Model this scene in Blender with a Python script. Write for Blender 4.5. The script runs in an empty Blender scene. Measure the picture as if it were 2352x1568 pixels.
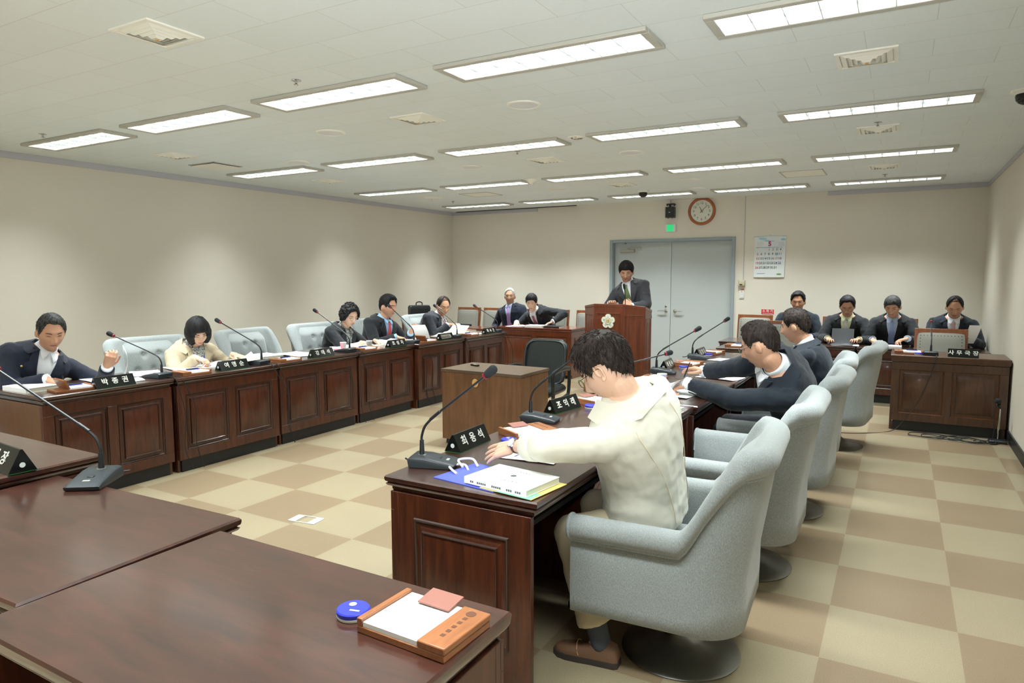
import bpy, bmesh, math, random
from mathutils import Vector, Matrix, noise
PI = math.pi
R = math.radians
random.seed(7)
SC = bpy.context.scene
COL = SC.collection

# ------------------------------------------------------------------ camera, world, exposure
FPX = 1561.6
YAW, PITCH, ROLL, CAM_H = 0.51803, -0.09736, -0.00182, 1.5338
cam = bpy.data.cameras.new('camera')
cam.sensor_width = 36.0
cam.lens = FPX * 36.0 / 2352.0
cam.clip_start = 0.05
camo = bpy.data.objects.new('camera', cam)
COL.objects.link(camo)
_f = Vector((-math.sin(YAW) * math.cos(PITCH), math.cos(YAW) * math.cos(PITCH), math.sin(PITCH)))
_r0 = Vector((math.cos(YAW), math.sin(YAW), 0))
_u0 = _r0.cross(_f)
_r = _r0 * math.cos(ROLL) + _u0 * math.sin(ROLL)
_u = -_r0 * math.sin(ROLL) + _u0 * math.cos(ROLL)
camo.matrix_world = Matrix(((_r.x, _u.x, -_f.x, 0), (_r.y, _u.y, -_f.y, 0), (_r.z, _u.z, -_f.z, CAM_H), (0, 0, 0, 1)))
SC.camera = camo
wd = bpy.data.worlds.new('world')
SC.world = wd
wd.use_nodes = True
wd.node_tree.nodes['Background'].inputs[0].default_value = (0.8, 0.9, 1.0, 1)
wd.node_tree.nodes['Background'].inputs[1].default_value = 0.3
SC.view_settings.view_transform = 'Standard'
SC.view_settings.look = 'None'
SC.view_settings.gamma = 1.0
SC.view_settings.use_curve_mapping = False
SC.view_settings.exposure = 0.22
LAMP_W = 26.0            # watts of each ceiling fixture
LAMP_COL = (0.92, 1.0, 1.0)
LAMP_SPREAD = R(94)

# the photographer's flash, held at the camera and bounced off the ceiling
fl = bpy.data.lights.new('camera_flash', 'SPOT'); fl.energy = 330; fl.color = (0.93, 0.98, 1.0); fl.spot_size = R(95); fl.spot_blend = 0.9; fl.shadow_soft_size = 0.04
flo = bpy.data.objects.new('camera_flash', fl); COL.objects.link(flo); flo.location = (-.02, -.06, 1.68)
flo.rotation_euler = (Vector((-1.5, 2.3, 2.7)) - Vector((0, 0, 1.68))).to_track_quat('-Z', 'Y').to_euler()

# room
XL, XR, YB, YF, ZC = -7.37, 0.93, 10.66, -2.2, 2.70

# ------------------------------------------------------------------ helpers
def srgb(r, g, b):
    def c(v):
        v /= 255.0
        return v / 12.92 if v <= 0.04045 else ((v + 0.055) / 1.055) ** 2.4
    return (c(r), c(g), c(b), 1.0)

class MB:
    """collects geometry for one mesh"""
    def __init__(s):
        s.v = []; s.f = []; s.m = []; s.mi = 0; s.M = Matrix.Identity(4)
    def add(s, verts, faces):
        o = len(s.v)
        s.v += [tuple(s.M @ Vector(p)) for p in verts]
        s.f += [tuple(i + o for i in f) for f in faces]
        s.m += [s.mi] * len(faces)
        return s
    def box(s, x0, x1, y0, y1, z0, z1):
        v = [(x0, y0, z0), (x1, y0, z0), (x1, y1, z0), (x0, y1, z0), (x0, y0, z1), (x1, y0, z1), (x1, y1, z1), (x0, y1, z1)]
        f = [(0, 3, 2, 1), (4, 5, 6, 7), (0, 1, 5, 4), (1, 2, 6, 5), (2, 3, 7, 6), (3, 0, 4, 7)]
        return s.add(v, f)
    def loft(s, rings, cap=True, closed=True):
        n = len(rings[0]); v = [p for r in rings for p in r]; f = []
        m = n if closed else n - 1
        for i in range(len(rings) - 1):
            for j in range(m):
                k = (j + 1) % n
                f.append((i * n + j, i * n + k, (i + 1) * n + k, (i + 1) * n + j))
        if cap and closed:
            f.append(tuple(reversed(range(n))))
            f.append(tuple(range((len(rings) - 1) * n, len(rings) * n)))
        return s.add(v, f)
    def prism(s, poly, z0, z1):
        return s.loft([[(x, y, z0) for x, y in poly], [(x, y, z1) for x, y in poly]])
    def rectstack(s, x0, x1, y0, y1, prof):
        """prof: list of (inset, z) from bottom to top"""
        return s.loft([[(x0 + i, y0 + i, z), (x1 - i, y0 + i, z), (x1 - i, y1 - i, z), (x0 + i, y1 - i, z)] for i, z in prof])
    def lathe(s, prof, n=24, c=(0, 0, 0)):
        rings = [[(c[0] + r * math.cos(2 * PI * k / n), c[1] + r * math.sin(2 * PI * k / n), c[2] + z) for k in range(n)] for r, z in prof]
        return s.loft(rings)
    def tube(s, pts, rad, n=8, cap=True, flat=None):
        P = [Vector(p) for p in pts]; N = len(P)
        rr = rad if isinstance(rad, (list, tuple)) else [rad] * N
        rings = []; up = None
        for i in range(N):
            t = (P[min(i + 1, N - 1)] - P[max(i - 1, 0)])
            t = t.normalized() if t.length > 1e-9 else Vector((0, 0, 1))
            if up is None:
                up = Vector((0, 0, 1)) if abs(t.z) < 0.9 else Vector((0, 1, 0))
            a = t.cross(up).normalized(); b = a.cross(t).normalized(); up = b
            k2 = flat if flat else 1.0
            rings.append([tuple(P[i] + (a * math.cos(2 * PI * k / n) + b * math.sin(2 * PI * k / n) * k2) * rr[i]) for k in range(n)])
        return s.loft(rings, cap)
    def ell(s, c, rx, ry, rz, n=16, m=10, rot=None):
        rot = rot or Matrix.Identity(3)
        c = Vector(c); rings = []
        for i in range(m + 1):
            th = PI * (i + 0.02) / (m + 0.04)
            rings.append([tuple(c + rot @ Vector((rx * math.sin(th) * math.cos(2 * PI * k / n), ry * math.sin(th) * math.sin(2 * PI * k / n), -rz * math.cos(th)))) for k in range(n)])
        return s.loft(rings)
    def caps(s, p0, p1, r0, r1, n=14, m=4):
        """capsule with two radii"""
        p0 = Vector(p0); p1 = Vector(p1); d = (p1 - p0).normalized()
        up = Vector((0, 0, 1)) if abs(d.z) < 0.9 else Vector((0, 1, 0))
        a = d.cross(up).normalized(); b = a.cross(d).normalized(); rings = []
        for c, r, sgn in ((p0, r0, -1), (p1, r1, 1)):
            rg = []
            for i in range(m + 1):
                th = (PI / 2) * (i / m) * 0.97
                rg.append([tuple(c + d * sgn * r * math.sin(th) + (a * math.cos(2 * PI * k / n) + b * math.sin(2 * PI * k / n)) * r * math.cos(th)) for k in range(n)])
            rings += rg[::-1] if sgn < 0 else rg
        return s.loft(rings)
    def grid(s, fn, nu, nv):
        v = [fn(i / nu, j / nv) for i in range(nu + 1) for j in range(nv + 1)]
        f = [(i * (nv + 1) + j, i * (nv + 1) + j + 1, (i + 1) * (nv + 1) + j + 1, (i + 1) * (nv + 1) + j) for i in range(nu) for j in range(nv)]
        return s.add(v, f)
    def slab(s, fn, nu, nv, th):
        """grid with thickness th (offset along fn normal approx by z of fn2)"""
        a = [Vector(fn(i / nu, j / nv)) for i in range(nu + 1) for j in range(nv + 1)]
        W = nv + 1
        nor = []
        for i in range(nu + 1):
            for j in range(W):
                i0, i1 = max(i - 1, 0), min(i + 1, nu); j0, j1 = max(j - 1, 0), min(j + 1, nv)
                n = (a[i1 * W + j] - a[i0 * W + j]).cross(a[i * W + j1] - a[i * W + j0])
                nor.append(n.normalized() if n.length > 1e-12 else Vector((0, 0, 1)))
        b = [p + n * th for p, n in zip(a, nor)]
        L = len(a); f = []
        for i in range(nu):
            for j in range(nv):
                q = (i * W + j, i * W + j + 1, (i + 1) * W + j + 1, (i + 1) * W + j)
                f.append(tuple(reversed(q))); f.append(tuple(k + L for k in q))
        edge = [(i, 0) for i in range(nu + 1)] + [(nu, j) for j in range(1, W)] + [(i, nv) for i in range(nu - 1, -1, -1)] + [(0, j) for j in range(nv - 1, 0, -1)]
        E = [i * W + j for i, j in edge]
        for k in range(len(E)):
            p, q = E[k], E[(k + 1) % len(E)]
            f.append((p, q, q + L, p + L))
        return s.add([tuple(p) for p in a + b], f)
    def frame(s, O, U, V, N, u0, u1, v0, v1, w, h, base=0.0):
        """mitred moulding round a rectangle on a face: O origin, U,V axes, N outward"""
        O, U, V, N = map(Vector, (O, U, V, N))
        prof = [(0, base), (w * 0.25, base + h), (w * 0.55, base + h * 0.8), (w, base)]
        rings = []
        for (a, b, su, sv) in ((u0, v0, 1, 1), (u1, v0, -1, 1), (u1, v1, -1, -1), (u0, v1, 1, -1)):
            rings.append([tuple(O + U * (a + su * p) + V * (b + sv * p) + N * q) for p, q in prof])
        n = len(prof); v = [p for r in rings for p in r]; f = []
        for i in range(4):
            k = (i + 1) % 4
            for j in range(n - 1):
                f.append((i * n + j, k * n + j, k * n + j + 1, i * n + j + 1))
        return s.add(v, f)
    def build(s, name, mats, parent=None, smooth=35, bevel=0, loc=None, mat=None, recalc=True):
        me = bpy.data.meshes.new(name)
        me.from_pydata(s.v, [], s.f)
        mats = mats if isinstance(mats, (list, tuple)) else [mats]
        for m in mats: me.materials.append(m)
        if len(mats) > 1: me.polygons.foreach_set('material_index', s.m)
        if recalc:
            bm = bmesh.new(); bm.from_mesh(me); bmesh.ops.recalc_face_normals(bm, faces=bm.faces); bm.to_mesh(me); bm.free()
        if smooth:
            me.shade_smooth()
            if smooth < 180: me.set_sharp_from_angle(angle=R(smooth))
        o = bpy.data.objects.new(name, me); COL.objects.link(o)
        if parent: o.parent = parent
        if mat is not None: o.matrix_local = mat
        if loc is not None: o.location = loc
        if bevel:
            b = o.modifiers.new('bevel', 'BEVEL'); b.width = bevel; b.segments = 2; b.limit_method = 'ANGLE'; b.angle_limit = R(40); b.harden_normals = False
        return o

def tag(o, label=None, cat=None, group=None, kind=None):
    if label: o['label'] = label
    if cat: o['category'] = cat
    if group: o['group'] = group
    if kind: o['kind'] = kind
    return o
def empty(name, label, cat, loc=(0, 0, 0), rz=0, group=None):
    o = bpy.data.objects.new(name, None); COL.objects.link(o)
    o.empty_display_size = 0.1
    o.location = loc; o.rotation_euler = (0, 0, rz)
    return tag(o, label, cat, group)
def dup(root, loc, rz, label=None, group=None):
    def cp(o, par):
        c = o.copy(); COL.objects.link(c)
        if par: c.parent = par
        for ch in [x for x in KIDS.get(o, [])]: cp(ch, c)
        return c
    KIDS = {}
    for o in COL.objects:
        if o.parent: KIDS.setdefault(o.parent, []).append(o)
    r = cp(root, None); r.location = loc; r.rotation_euler = (0, 0, rz)
    if label: r['label'] = label
    if group: r['group'] = group
    return r
def struct(o):
    o['kind'] = 'structure'; return o
def crom(pts, n=8):
    """Catmull-Rom through points"""
    P = [Vector(p) for p in pts]; out = []
    Q = [P[0] * 2 - P[1]] + P + [P[-1] * 2 - P[-2]]
    for i in range(1, len(Q) - 2):
        for k in range(n):
            t = k / n
            a, b, c, d = Q[i - 1], Q[i], Q[i + 1], Q[i + 2]
            out.append(0.5 * ((2 * b) + (c - a) * t + (2 * a - 5 * b + 4 * c - d) * t * t + (3 * b - a - 3 * c + d) * t ** 3))
    out.append(P[-1]); return out
def interp(tab, x):
    if x <= tab[0][0]: return tab[0][1]
    for (a, b), (c, d) in zip(tab, tab[1:]):
        if x <= c: return b + (d - b) * (x - a) / (c - a)
    return tab[-1][1]
def sst(a, b, x):
    t = min(1, max(0, (x - a) / (b - a))); return t * t * (3 - 2 * t)
def text_mesh(name, s, size, mat, parent, M, extrude=0.0006, bold=0.0, align='CENTER', spacing=1.0):
    cu = bpy.data.curves.new(name, 'FONT'); cu.body = s; cu.size = size; cu.extrude = extrude; cu.offset = bold
    cu.align_x = align; cu.align_y = 'CENTER'; cu.space_character = spacing
    cu.resolution_u = 3
    t = bpy.data.objects.new('tmp', cu); COL.objects.link(t)
    dg = bpy.context.evaluated_depsgraph_get()
    me = bpy.data.meshes.new_from_object(t.evaluated_get(dg))
    bpy.data.objects.remove(t); me.materials.clear(); me.materials.append(mat)
    o = bpy.data.objects.new(name, me); COL.objects.link(o); o.parent = parent; o.matrix_local = M
    return o
def face_M(O, X, Y):
    X = Vector(X).normalized(); Y = Vector(Y).normalized(); Z = X.cross(Y)
    return Matrix(((X.x, Y.x, Z.x, O[0]), (X.y, Y.y, Z.y, O[1]), (X.z, Y.z, Z.z, O[2]), (0, 0, 0, 1)))

# ------------------------------------------------------------------ materials
def mat(name, col, rough=0.5, metal=0.0, coat=0.0, bump=0.0, bscale=200, spec=0.5, noisec=None, nscale=8, emit=None, trans=0, sheen=0):
    m = bpy.data.materials.new(name); m.use_nodes = True
    nt = m.node_tree; b = nt.nodes['Principled BSDF']
    b.inputs['Base Color'].default_value = col if len(col) == 4 else (*col, 1)
    b.inputs['Roughness'].default_value = rough; b.inputs['Metallic'].default_value = metal
    b.inputs['Coat Weight'].default_value = coat; b.inputs['Specular IOR Level'].default_value = spec
    b.inputs['Sheen Weight'].default_value = sheen
    if trans: b.inputs['Transmission Weight'].default_value = trans
    if emit:
        b.inputs['Emission Color'].default_value = col if len(col) == 4 else (*col, 1); b.inputs['Emission Strength'].default_value = emit
    if bump or noisec:
        tc = nt.nodes.new('ShaderNodeTexCoord')
    if bump:
        n = nt.nodes.new('ShaderNodeTexNoise'); n.inputs['Scale'].default_value = bscale; n.inputs['Detail'].default_value = 3
        nt.links.new(tc.outputs['Object'], n.inputs['Vector'])
        bp = nt.nodes.new('ShaderNodeBump'); bp.inputs['Strength'].default_value = bump; bp.inputs['Distance'].default_value = 0.01
        nt.links.new(n.outputs['Fac'], bp.inputs['Height']); nt.links.new(bp.outputs['Normal'], b.inputs['Normal'])
    if noisec:
        n = nt.nodes.new('ShaderNodeTexNoise'); n.inputs['Scale'].default_value = nscale; n.inputs['Detail'].default_value = 5
        nt.links.new(tc.outputs['Object'], n.inputs['Vector'])
        rp = nt.nodes.new('ShaderNodeValToRGB'); rp.color_ramp.elements[0].position = 0.35; rp.color_ramp.elements[1].position = 0.65
        rp.color_ramp.elements[0].color = col if len(col) == 4 else (*col, 1); rp.color_ramp.elements[1].color = noisec
        nt.links.new(n.outputs['Fac'], rp.inputs['Fac']); nt.links.new(rp.outputs['Color'], b.inputs['Base Color'])
    return m
def wood(name, c1, c2, grain=(2, 2, 0.35), scale=14, rough=0.35, coat=0.3, c3=None, crough=.12):
    """c1 dark, c2 light; grain: stretch of the object coordinates"""
    m = bpy.data.materials.new(name); m.use_nodes = True
    nt = m.node_tree; b = nt.nodes['Principled BSDF']; L = nt.links.new
    tc = nt.nodes.new('ShaderNodeTexCoord'); mp = nt.nodes.new('ShaderNodeMapping'); mp.inputs['Scale'].default_value = grain
    L(tc.outputs['Object'], mp.inputs['Vector'])
    n = nt.nodes.new('ShaderNodeTexNoise'); n.inputs['Scale'].default_value = scale; n.inputs['Detail'].default_value = 6; n.inputs['Roughness'].default_value = 0.6; n.inputs['Distortion'].default_value = 0.6
    L(mp.outputs['Vector'], n.inputs['Vector'])
    rp = nt.nodes.new('ShaderNodeValToRGB'); e = rp.color_ramp.elements
    e[0].position = 0.3; e[0].color = c1; e[1].position = 0.7; e[1].color = c2
    L(n.outputs['Fac'], rp.inputs['Fac'])
    n2 = nt.nodes.new('ShaderNodeTexNoise'); n2.inputs['Scale'].default_value = 2.2; n2.inputs['Detail'].default_value = 2
    L(tc.outputs['Object'], n2.inputs['Vector'])
    mx = nt.nodes.new('ShaderNodeMix'); mx.data_type = 'RGBA'; mx.blend_type = 'MULTIPLY'; mx.inputs[0].default_value = 0.5
    rp2 = nt.nodes.new('ShaderNodeValToRGB'); rp2.color_ramp.elements[0].color = (0.6, 0.57, 0.57, 1); rp2.color_ramp.elements[1].color = (1.2, 1.18, 1.18, 1)
    rp2.color_ramp.elements[0].position = 0.3; rp2.color_ramp.elements[1].position = 0.75
    L(n2.outputs['Fac'], rp2.inputs['Fac']); L(rp.outputs['Color'], mx.inputs[6]); L(rp2.outputs['Color'], mx.inputs[7])
    L(mx.outputs[2], b.inputs['Base Color'])
    b.inputs['Roughness'].default_value = rough; b.inputs['Coat Weight'].default_value = coat; b.inputs['Coat Roughness'].default_value = crough
    return m
def fabric(name, c1, c2, scale=260, bump=0.3, sheen=0.2, rough=0.85, stretch=(1, 1, 1)):
    m = bpy.data.materials.new(name); m.use_nodes = True
    nt = m.node_tree; b = nt.nodes['Principled BSDF']; L = nt.links.new
    tc = nt.nodes.new('ShaderNodeTexCoord'); mp = nt.nodes.new('ShaderNodeMapping'); mp.inputs['Scale'].default_value = stretch
    L(tc.outputs['Object'], mp.inputs['Vector'])
    n = nt.nodes.new('ShaderNodeTexNoise'); n.inputs['Scale'].default_value = scale; n.inputs['Detail'].default_value = 2
    L(mp.outputs['Vector'], n.inputs['Vector'])
    rp = nt.nodes.new('ShaderNodeValToRGB'); e = rp.color_ramp.elements
    e[0].position = 0.35; e[0].color = c1; e[1].position = 0.65; e[1].color = c2
    L(n.outputs['Fac'], rp.inputs['Fac']); L(rp.outputs['Color'], b.inputs['Base Color'])
    n2 = nt.nodes.new('ShaderNodeTexNoise'); n2.inputs['Scale'].default_value = 9; n2.inputs['Detail'].default_value = 3
    L(tc.outputs['Object'], n2.inputs['Vector'])
    ad = nt.nodes.new('ShaderNodeMath'); ad.operation = 'MULTIPLY_ADD'; ad.inputs[1].default_value = 3.0
    L(n2.outputs['Fac'], ad.inputs[0]); L(n.outputs['Fac'], ad.inputs[2])
    bp = nt.nodes.new('ShaderNodeBump'); bp.inputs['Strength'].default_value = bump; bp.inputs['Distance'].default_value = 0.004
    L(ad.outputs[0], bp.inputs['Height']); L(bp.outputs['Normal'], b.inputs['Normal'])
    b.inputs['Roughness'].default_value = rough; b.inputs['Sheen Weight'].default_value = sheen; b.inputs['Specular IOR Level'].default_value = 0.25
    return m
def folds(m, dist=.012, strength=.45, sc=(2.2, 2.2, 7)):
    nt = m.node_tree; L = nt.links.new; b = nt.nodes['Principled BSDF']; bp0 = [n for n in nt.nodes if n.type == 'BUMP'][0]
    tc = nt.nodes.new('ShaderNodeTexCoord'); mp = nt.nodes.new('ShaderNodeMapping'); mp.inputs['Scale'].default_value = sc; mp.inputs['Rotation'].default_value = (.35, .25, 0)
    n = nt.nodes.new('ShaderNodeTexNoise'); n.noise_type = 'RIDGED_MULTIFRACTAL'; n.inputs['Scale'].default_value = 1.6; n.inputs['Detail'].default_value = 2.5; n.inputs['Distortion'].default_value = .5
    L(tc.outputs['Object'], mp.inputs['Vector']); L(mp.outputs['Vector'], n.inputs['Vector'])
    bp = nt.nodes.new('ShaderNodeBump'); bp.inputs['Strength'].default_value = strength; bp.inputs['Distance'].default_value = dist
    L(n.outputs['Fac'], bp.inputs['Height']); L(bp.outputs['Normal'], bp0.inputs['Normal'])
    return m
def hairmat(name, c1, c2, rough=0.6, scale=90, stretch=(1, 1, 0.12)):
    m = fabric(name, c1, c2, scale=scale, bump=0.6, sheen=0, rough=rough, stretch=stretch)
    m.node_tree.nodes['Principled BSDF'].inputs['Specular IOR Level'].default_value = 0.25
    return m

M = {}
M['wall'] = mat('wall_paint', srgb(222, 216, 202), 0.8, bump=0.08, bscale=120)
M['trimgrey'] = mat('crown_strip', srgb(190, 190, 196), 0.6)
M['black_base'] = mat('black_baseboard', srgb(28, 30, 32), 0.45)
M['white'] = mat('white_plastic', srgb(225, 226, 222), 0.4)
M['offwhite'] = mat('cream_metal', srgb(238, 237, 226), 0.45)
M['doorgrey'] = mat('door_grey_paint', srgb(186, 194, 194), 0.45)
M['framegrey'] = mat('door_frame_paint', srgb(146, 158, 164), 0.4)
M['fixture'] = mat('fixture_frame_metal', srgb(186, 184, 174), 0.4)
M['louvre'] = mat('louvre_metal', srgb(200, 206, 206), 0.35)
M['diff'] = mat('lamp_glow', (1.0, 1.0, 0.99, 1), 0.6, emit=1.35)
M['steel'] = mat('brushed_steel', srgb(175, 173, 165), 0.3, metal=1)
M['darksteel'] = mat('pedestal_metal', srgb(150, 150, 147), 0.34, metal=1)
M['chrome'] = mat('chrome', srgb(210, 210, 210), 0.12, metal=1)
M['black'] = mat('black_plastic', srgb(30, 34, 37), 0.42)
M['blackgloss'] = mat('black_acrylic', srgb(16, 20, 20), 0.16)
M['greenedge'] = mat('acrylic_green_edge', srgb(20, 90, 40), 0.3)
M['micgrey'] = mat('mic_base_plastic', srgb(38, 44, 48), 0.45)
M['foam'] = mat('mic_foam', srgb(38, 42, 46), 0.95, bump=0.5, bscale=900)
M['redring'] = mat('mic_red_ring', srgb(150, 38, 52), 0.5)
M['cable'] = mat('black_rubber', srgb(28, 30, 32), 0.5)
M['paper'] = mat('white_paper', srgb(246, 247, 246), 0.8)
M['cream'] = mat('cream_paper', srgb(238, 234, 212), 0.8)
M['pageedge'] = mat('page_edges', srgb(214, 216, 196), 0.85, bump=0.3, bscale=600)
M['ink'] = mat('grey_ink', srgb(90, 95, 105), 0.8)
M['inkblue'] = mat('blue_ink', srgb(70, 90, 170), 0.8)
M['blue'] = mat('blue_plastic', srgb(48, 56, 190), 0.35)
M['bagblue'] = mat('blue_bag_paper', srgb(84, 98, 205), 0.35)
M['green'] = mat('green_cover', srgb(130, 205, 165), 0.6)
M['yellow'] = mat('yellow_envelope', srgb(228, 205, 120), 0.7)
M['pink'] = mat('pink_paper', srgb(226, 80, 120), 0.7)
M['traywood'] = wood('tray_wood', srgb(136, 84, 50), srgb(162, 104, 64), (2, 0.4, 2), 30, 0.4, 0.2)
M['brownplate'] = mat('brown_leather_tab', srgb(140, 92, 80), 0.5)
M['engrave'] = mat('engraved_mark', srgb(90, 55, 35), 0.7)
M['deskred'] = wood('desk_mahogany', srgb(50, 20, 10), srgb(88, 42, 20), (3, 3, 0.35), 12, 0.36, 0.35)
M['desktop'] = wood('desk_top_mahogany', srgb(44, 20, 13), srgb(72, 36, 23), (0.5, 3, 3), 9, 0.34, 1.0, crough=.17)
M['deskedge'] = wood('desk_edge_dark', srgb(40, 22, 18), srgb(64, 36, 26), (1, 1, 1), 9, 0.25, 0.6)
M['moulding'] = mat('desk_moulding_dark', srgb(52, 30, 24), 0.28, coat=0.5)
M['sideply'] = wood('desk_side_ply', srgb(92, 62, 38), srgb(108, 72, 44), (3, 3, 0.3), 14, 0.45, 0.1)
M['deskbrown'] = wood('desk_brown', srgb(70, 44, 32), srgb(98, 64, 44), (3, 3, 0.35), 14, 0.35, 0.3)
M['goldline'] = mat('desk_inlay', srgb(132, 78, 34), 0.4)
M['cherry'] = wood('cherry_wood', srgb(88, 42, 22), srgb(122, 64, 34), (3, 3, 0.3), 16, 0.3, 0.4)
M['cherrytop'] = wood('cherry_top', srgb(96, 44, 30), srgb(130, 62, 42), (0.4, 3, 3), 12, 0.2, 0.6)
M['podium'] = wood('podium_wood', srgb(78, 36, 20), srgb(116, 56, 30), (3, 3, 0.25), 13, 0.32, 0.4)
M['walnut'] = wood('walnut_laminate', srgb(96, 66, 42), srgb(124, 88, 58), (2.5, 2.5, 0.25), 10, 0.42, 0.05)
M['walnuttop'] = wood('walnut_top', srgb(88, 74, 60), srgb(102, 86, 70), (0.4, 3, 3), 12, 0.35, 0.05)
M['chairwood'] = wood('chair_wood', srgb(110, 60, 30), srgb(142, 82, 44), (2, 2, 0.4), 18, 0.3, 0.4)
M['leather'] = mat('grey_leather', srgb(142, 141, 132), 0.5, bump=0.15, bscale=140)
M['stud'] = mat('brass_stud', srgb(90, 76, 50), 0.35, metal=0.8)
M['blackleather'] = mat('black_leather', srgb(34, 38, 38), 0.32, bump=0.1, bscale=90)
M['chairgrey'] = fabric('chair_grey_weave', srgb(132, 139, 139), srgb(158, 163, 162), 420, 0.25, 0.3, stretch=(1, 1, 0.35))
M['piping'] = fabric('chair_piping', srgb(140, 150, 152), srgb(165, 172, 173), 200, 0.3)
M['clockwood'] = wood('clock_rim_wood', srgb(150, 80, 36), srgb(184, 104, 52), (1, 1, 1), 8, 0.35, 0.3)
M['clockface'] = mat('clock_dial', srgb(220, 222, 208), 0.5)
M['red'] = mat('red_sign', srgb(205, 45, 50), 0.5)
M['exitgreen'] = mat('exit_green', (0.02, 0.6, 0.2, 1), 0.5, emit=0.6)
M['exitwhite'] = mat('exit_white', (0.8, 1.0, 0.9, 1), 0.5, emit=1.2)
M['calpaper'] = mat('calendar_sheet', srgb(222, 228, 228), 0.7)
M['calblue'] = mat('calendar_light_blue', srgb(165, 205, 220), 0.7)
M['calred'] = mat('calendar_red', srgb(214, 80, 96), 0.7)
M['calnavy'] = mat('calendar_violet', srgb(110, 110, 165), 0.7)
M['caldark'] = mat('calendar_grey', srgb(98, 106, 108), 0.7)
M['calmag'] = mat('calendar_magenta', srgb(165, 40, 105), 0.7)
M['calgreen'] = mat('calendar_green', srgb(110, 160, 80), 0.7)
M['orange'] = mat('orange_print', srgb(228, 150, 110), 0.7)
M['gold'] = mat('gold_edge', srgb(200, 178, 92), 0.35, metal=0.4)
M['emblemwhite'] = mat('emblem_enamel', srgb(214, 222, 220), 0.3)
M['silver'] = mat('silver_letter', srgb(205, 205, 196), 0.35, metal=0.3)
M['dome'] = mat('dome_smoked', srgb(24, 26, 28), 0.08)
M['cup'] = mat('paper_cup', srgb(232, 234, 230), 0.6)
M['tan'] = mat('tan_plate', srgb(206, 158, 92), 0.5)
M['dark'] = mat('dark_void', srgb(14, 14, 15), 0.9)
M['watchdial'] = mat('watch_dial', srgb(225, 228, 232), 0.25)
M['strap'] = mat('brown_strap', srgb(92, 52, 38), 0.5)
M['lens'] = mat('spectacle_glass', (1, 1, 1, 1), 0.02, trans=1.0)
M['glassrim'] = mat('silver_wire', srgb(170, 170, 165), 0.25, metal=0.9)
M['tortoise'] = mat('tortoise_frame', srgb(58, 44, 22), 0.25, noisec=srgb(120, 100, 40), nscale=90)
M['turq'] = mat('turquoise', srgb(60, 190, 200), 0.3)

# carpet tiles: 0.5 m checkerboard with the measured phase
def floor_mat():
    m = bpy.data.materials.new('checker_floor_tiles'); m.use_nodes = True
    nt = m.node_tree; b = nt.nodes['Principled BSDF']; L = nt.links.new
    tc = nt.nodes.new('ShaderNodeTexCoord'); mp = nt.nodes.new('ShaderNodeMapping')
    mp.inputs['Location'].default_value = (3.7175 + 0.0, -2.8732 + 0.0, 0.013)
    L(tc.outputs['Object'], mp.inputs['Vector'])
    ck = nt.nodes.new('ShaderNodeTexChecker'); ck.inputs['Scale'].default_value = 2.0
    ck.inputs['Color1'].default_value = srgb(154, 141, 114); ck.inputs['Color2'].default_value = srgb(137, 118, 92)
    L(mp.outputs['Vector'], ck.inputs['Vector'])
    n = nt.nodes.new('ShaderNodeTexNoise'); n.inputs['Scale'].default_value = 230; n.inputs['Detail'].default_value = 3
    L(tc.outputs['Object'], n.inputs['Vector'])
    rp = nt.nodes.new('ShaderNodeValToRGB'); rp.color_ramp.elements[0].position = 0.3; rp.color_ramp.elements[1].position = 0.7
    rp.color_ramp.elements[0].color = (0.8, 0.8, 0.8, 1); rp.color_ramp.elements[1].color = (1.12, 1.12, 1.12, 1)
    L(n.outputs['Fac'], rp.inputs['Fac'])
    mx = nt.nodes.new('ShaderNodeMix'); mx.data_type = 'RGBA'; mx.blend_type = 'MULTIPLY'; mx.inputs[0].default_value = 1
    L(ck.outputs['Color'], mx.inputs[6]); L(rp.outputs['Color'], mx.inputs[7])
    n3 = nt.nodes.new('ShaderNodeTexNoise'); n3.inputs['Scale'].default_value = 1.3; n3.inputs['Detail'].default_value = 4
    L(tc.outputs['Object'], n3.inputs['Vector'])
    rp3 = nt.nodes.new('ShaderNodeValToRGB'); rp3.color_ramp.elements[0].position = 0.3; rp3.color_ramp.elements[1].position = 0.7
    rp3.color_ramp.elements[0].color = (0.93, 0.93, 0.93, 1); rp3.color_ramp.elements[1].color = (1.04, 1.04, 1.04, 1)
    L(n3.outputs['Fac'], rp3.inputs['Fac'])
    mx2 = nt.nodes.new('ShaderNodeMix'); mx2.data_type = 'RGBA'; mx2.blend_type = 'MULTIPLY'; mx2.inputs[0].default_value = 1
    L(mx.outputs[2], mx2.inputs[6]); L(rp3.outputs['Color'], mx2.inputs[7])
    L(mx2.outputs[2], b.inputs['Base Color'])
    b.inputs['Roughness'].default_value = 0.45
    b.inputs['Coat Weight'].default_value = 0.35; b.inputs['Coat Roughness'].default_value = 0.16
    bp = nt.nodes.new('ShaderNodeBump'); bp.inputs['Strength'].default_value = 0.12; bp.inputs['Distance'].default_value = 0.003
    L(n.outputs['Fac'], bp.inputs['Height']); L(bp.outputs['Normal'], b.inputs['Normal'])
    return m
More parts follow.
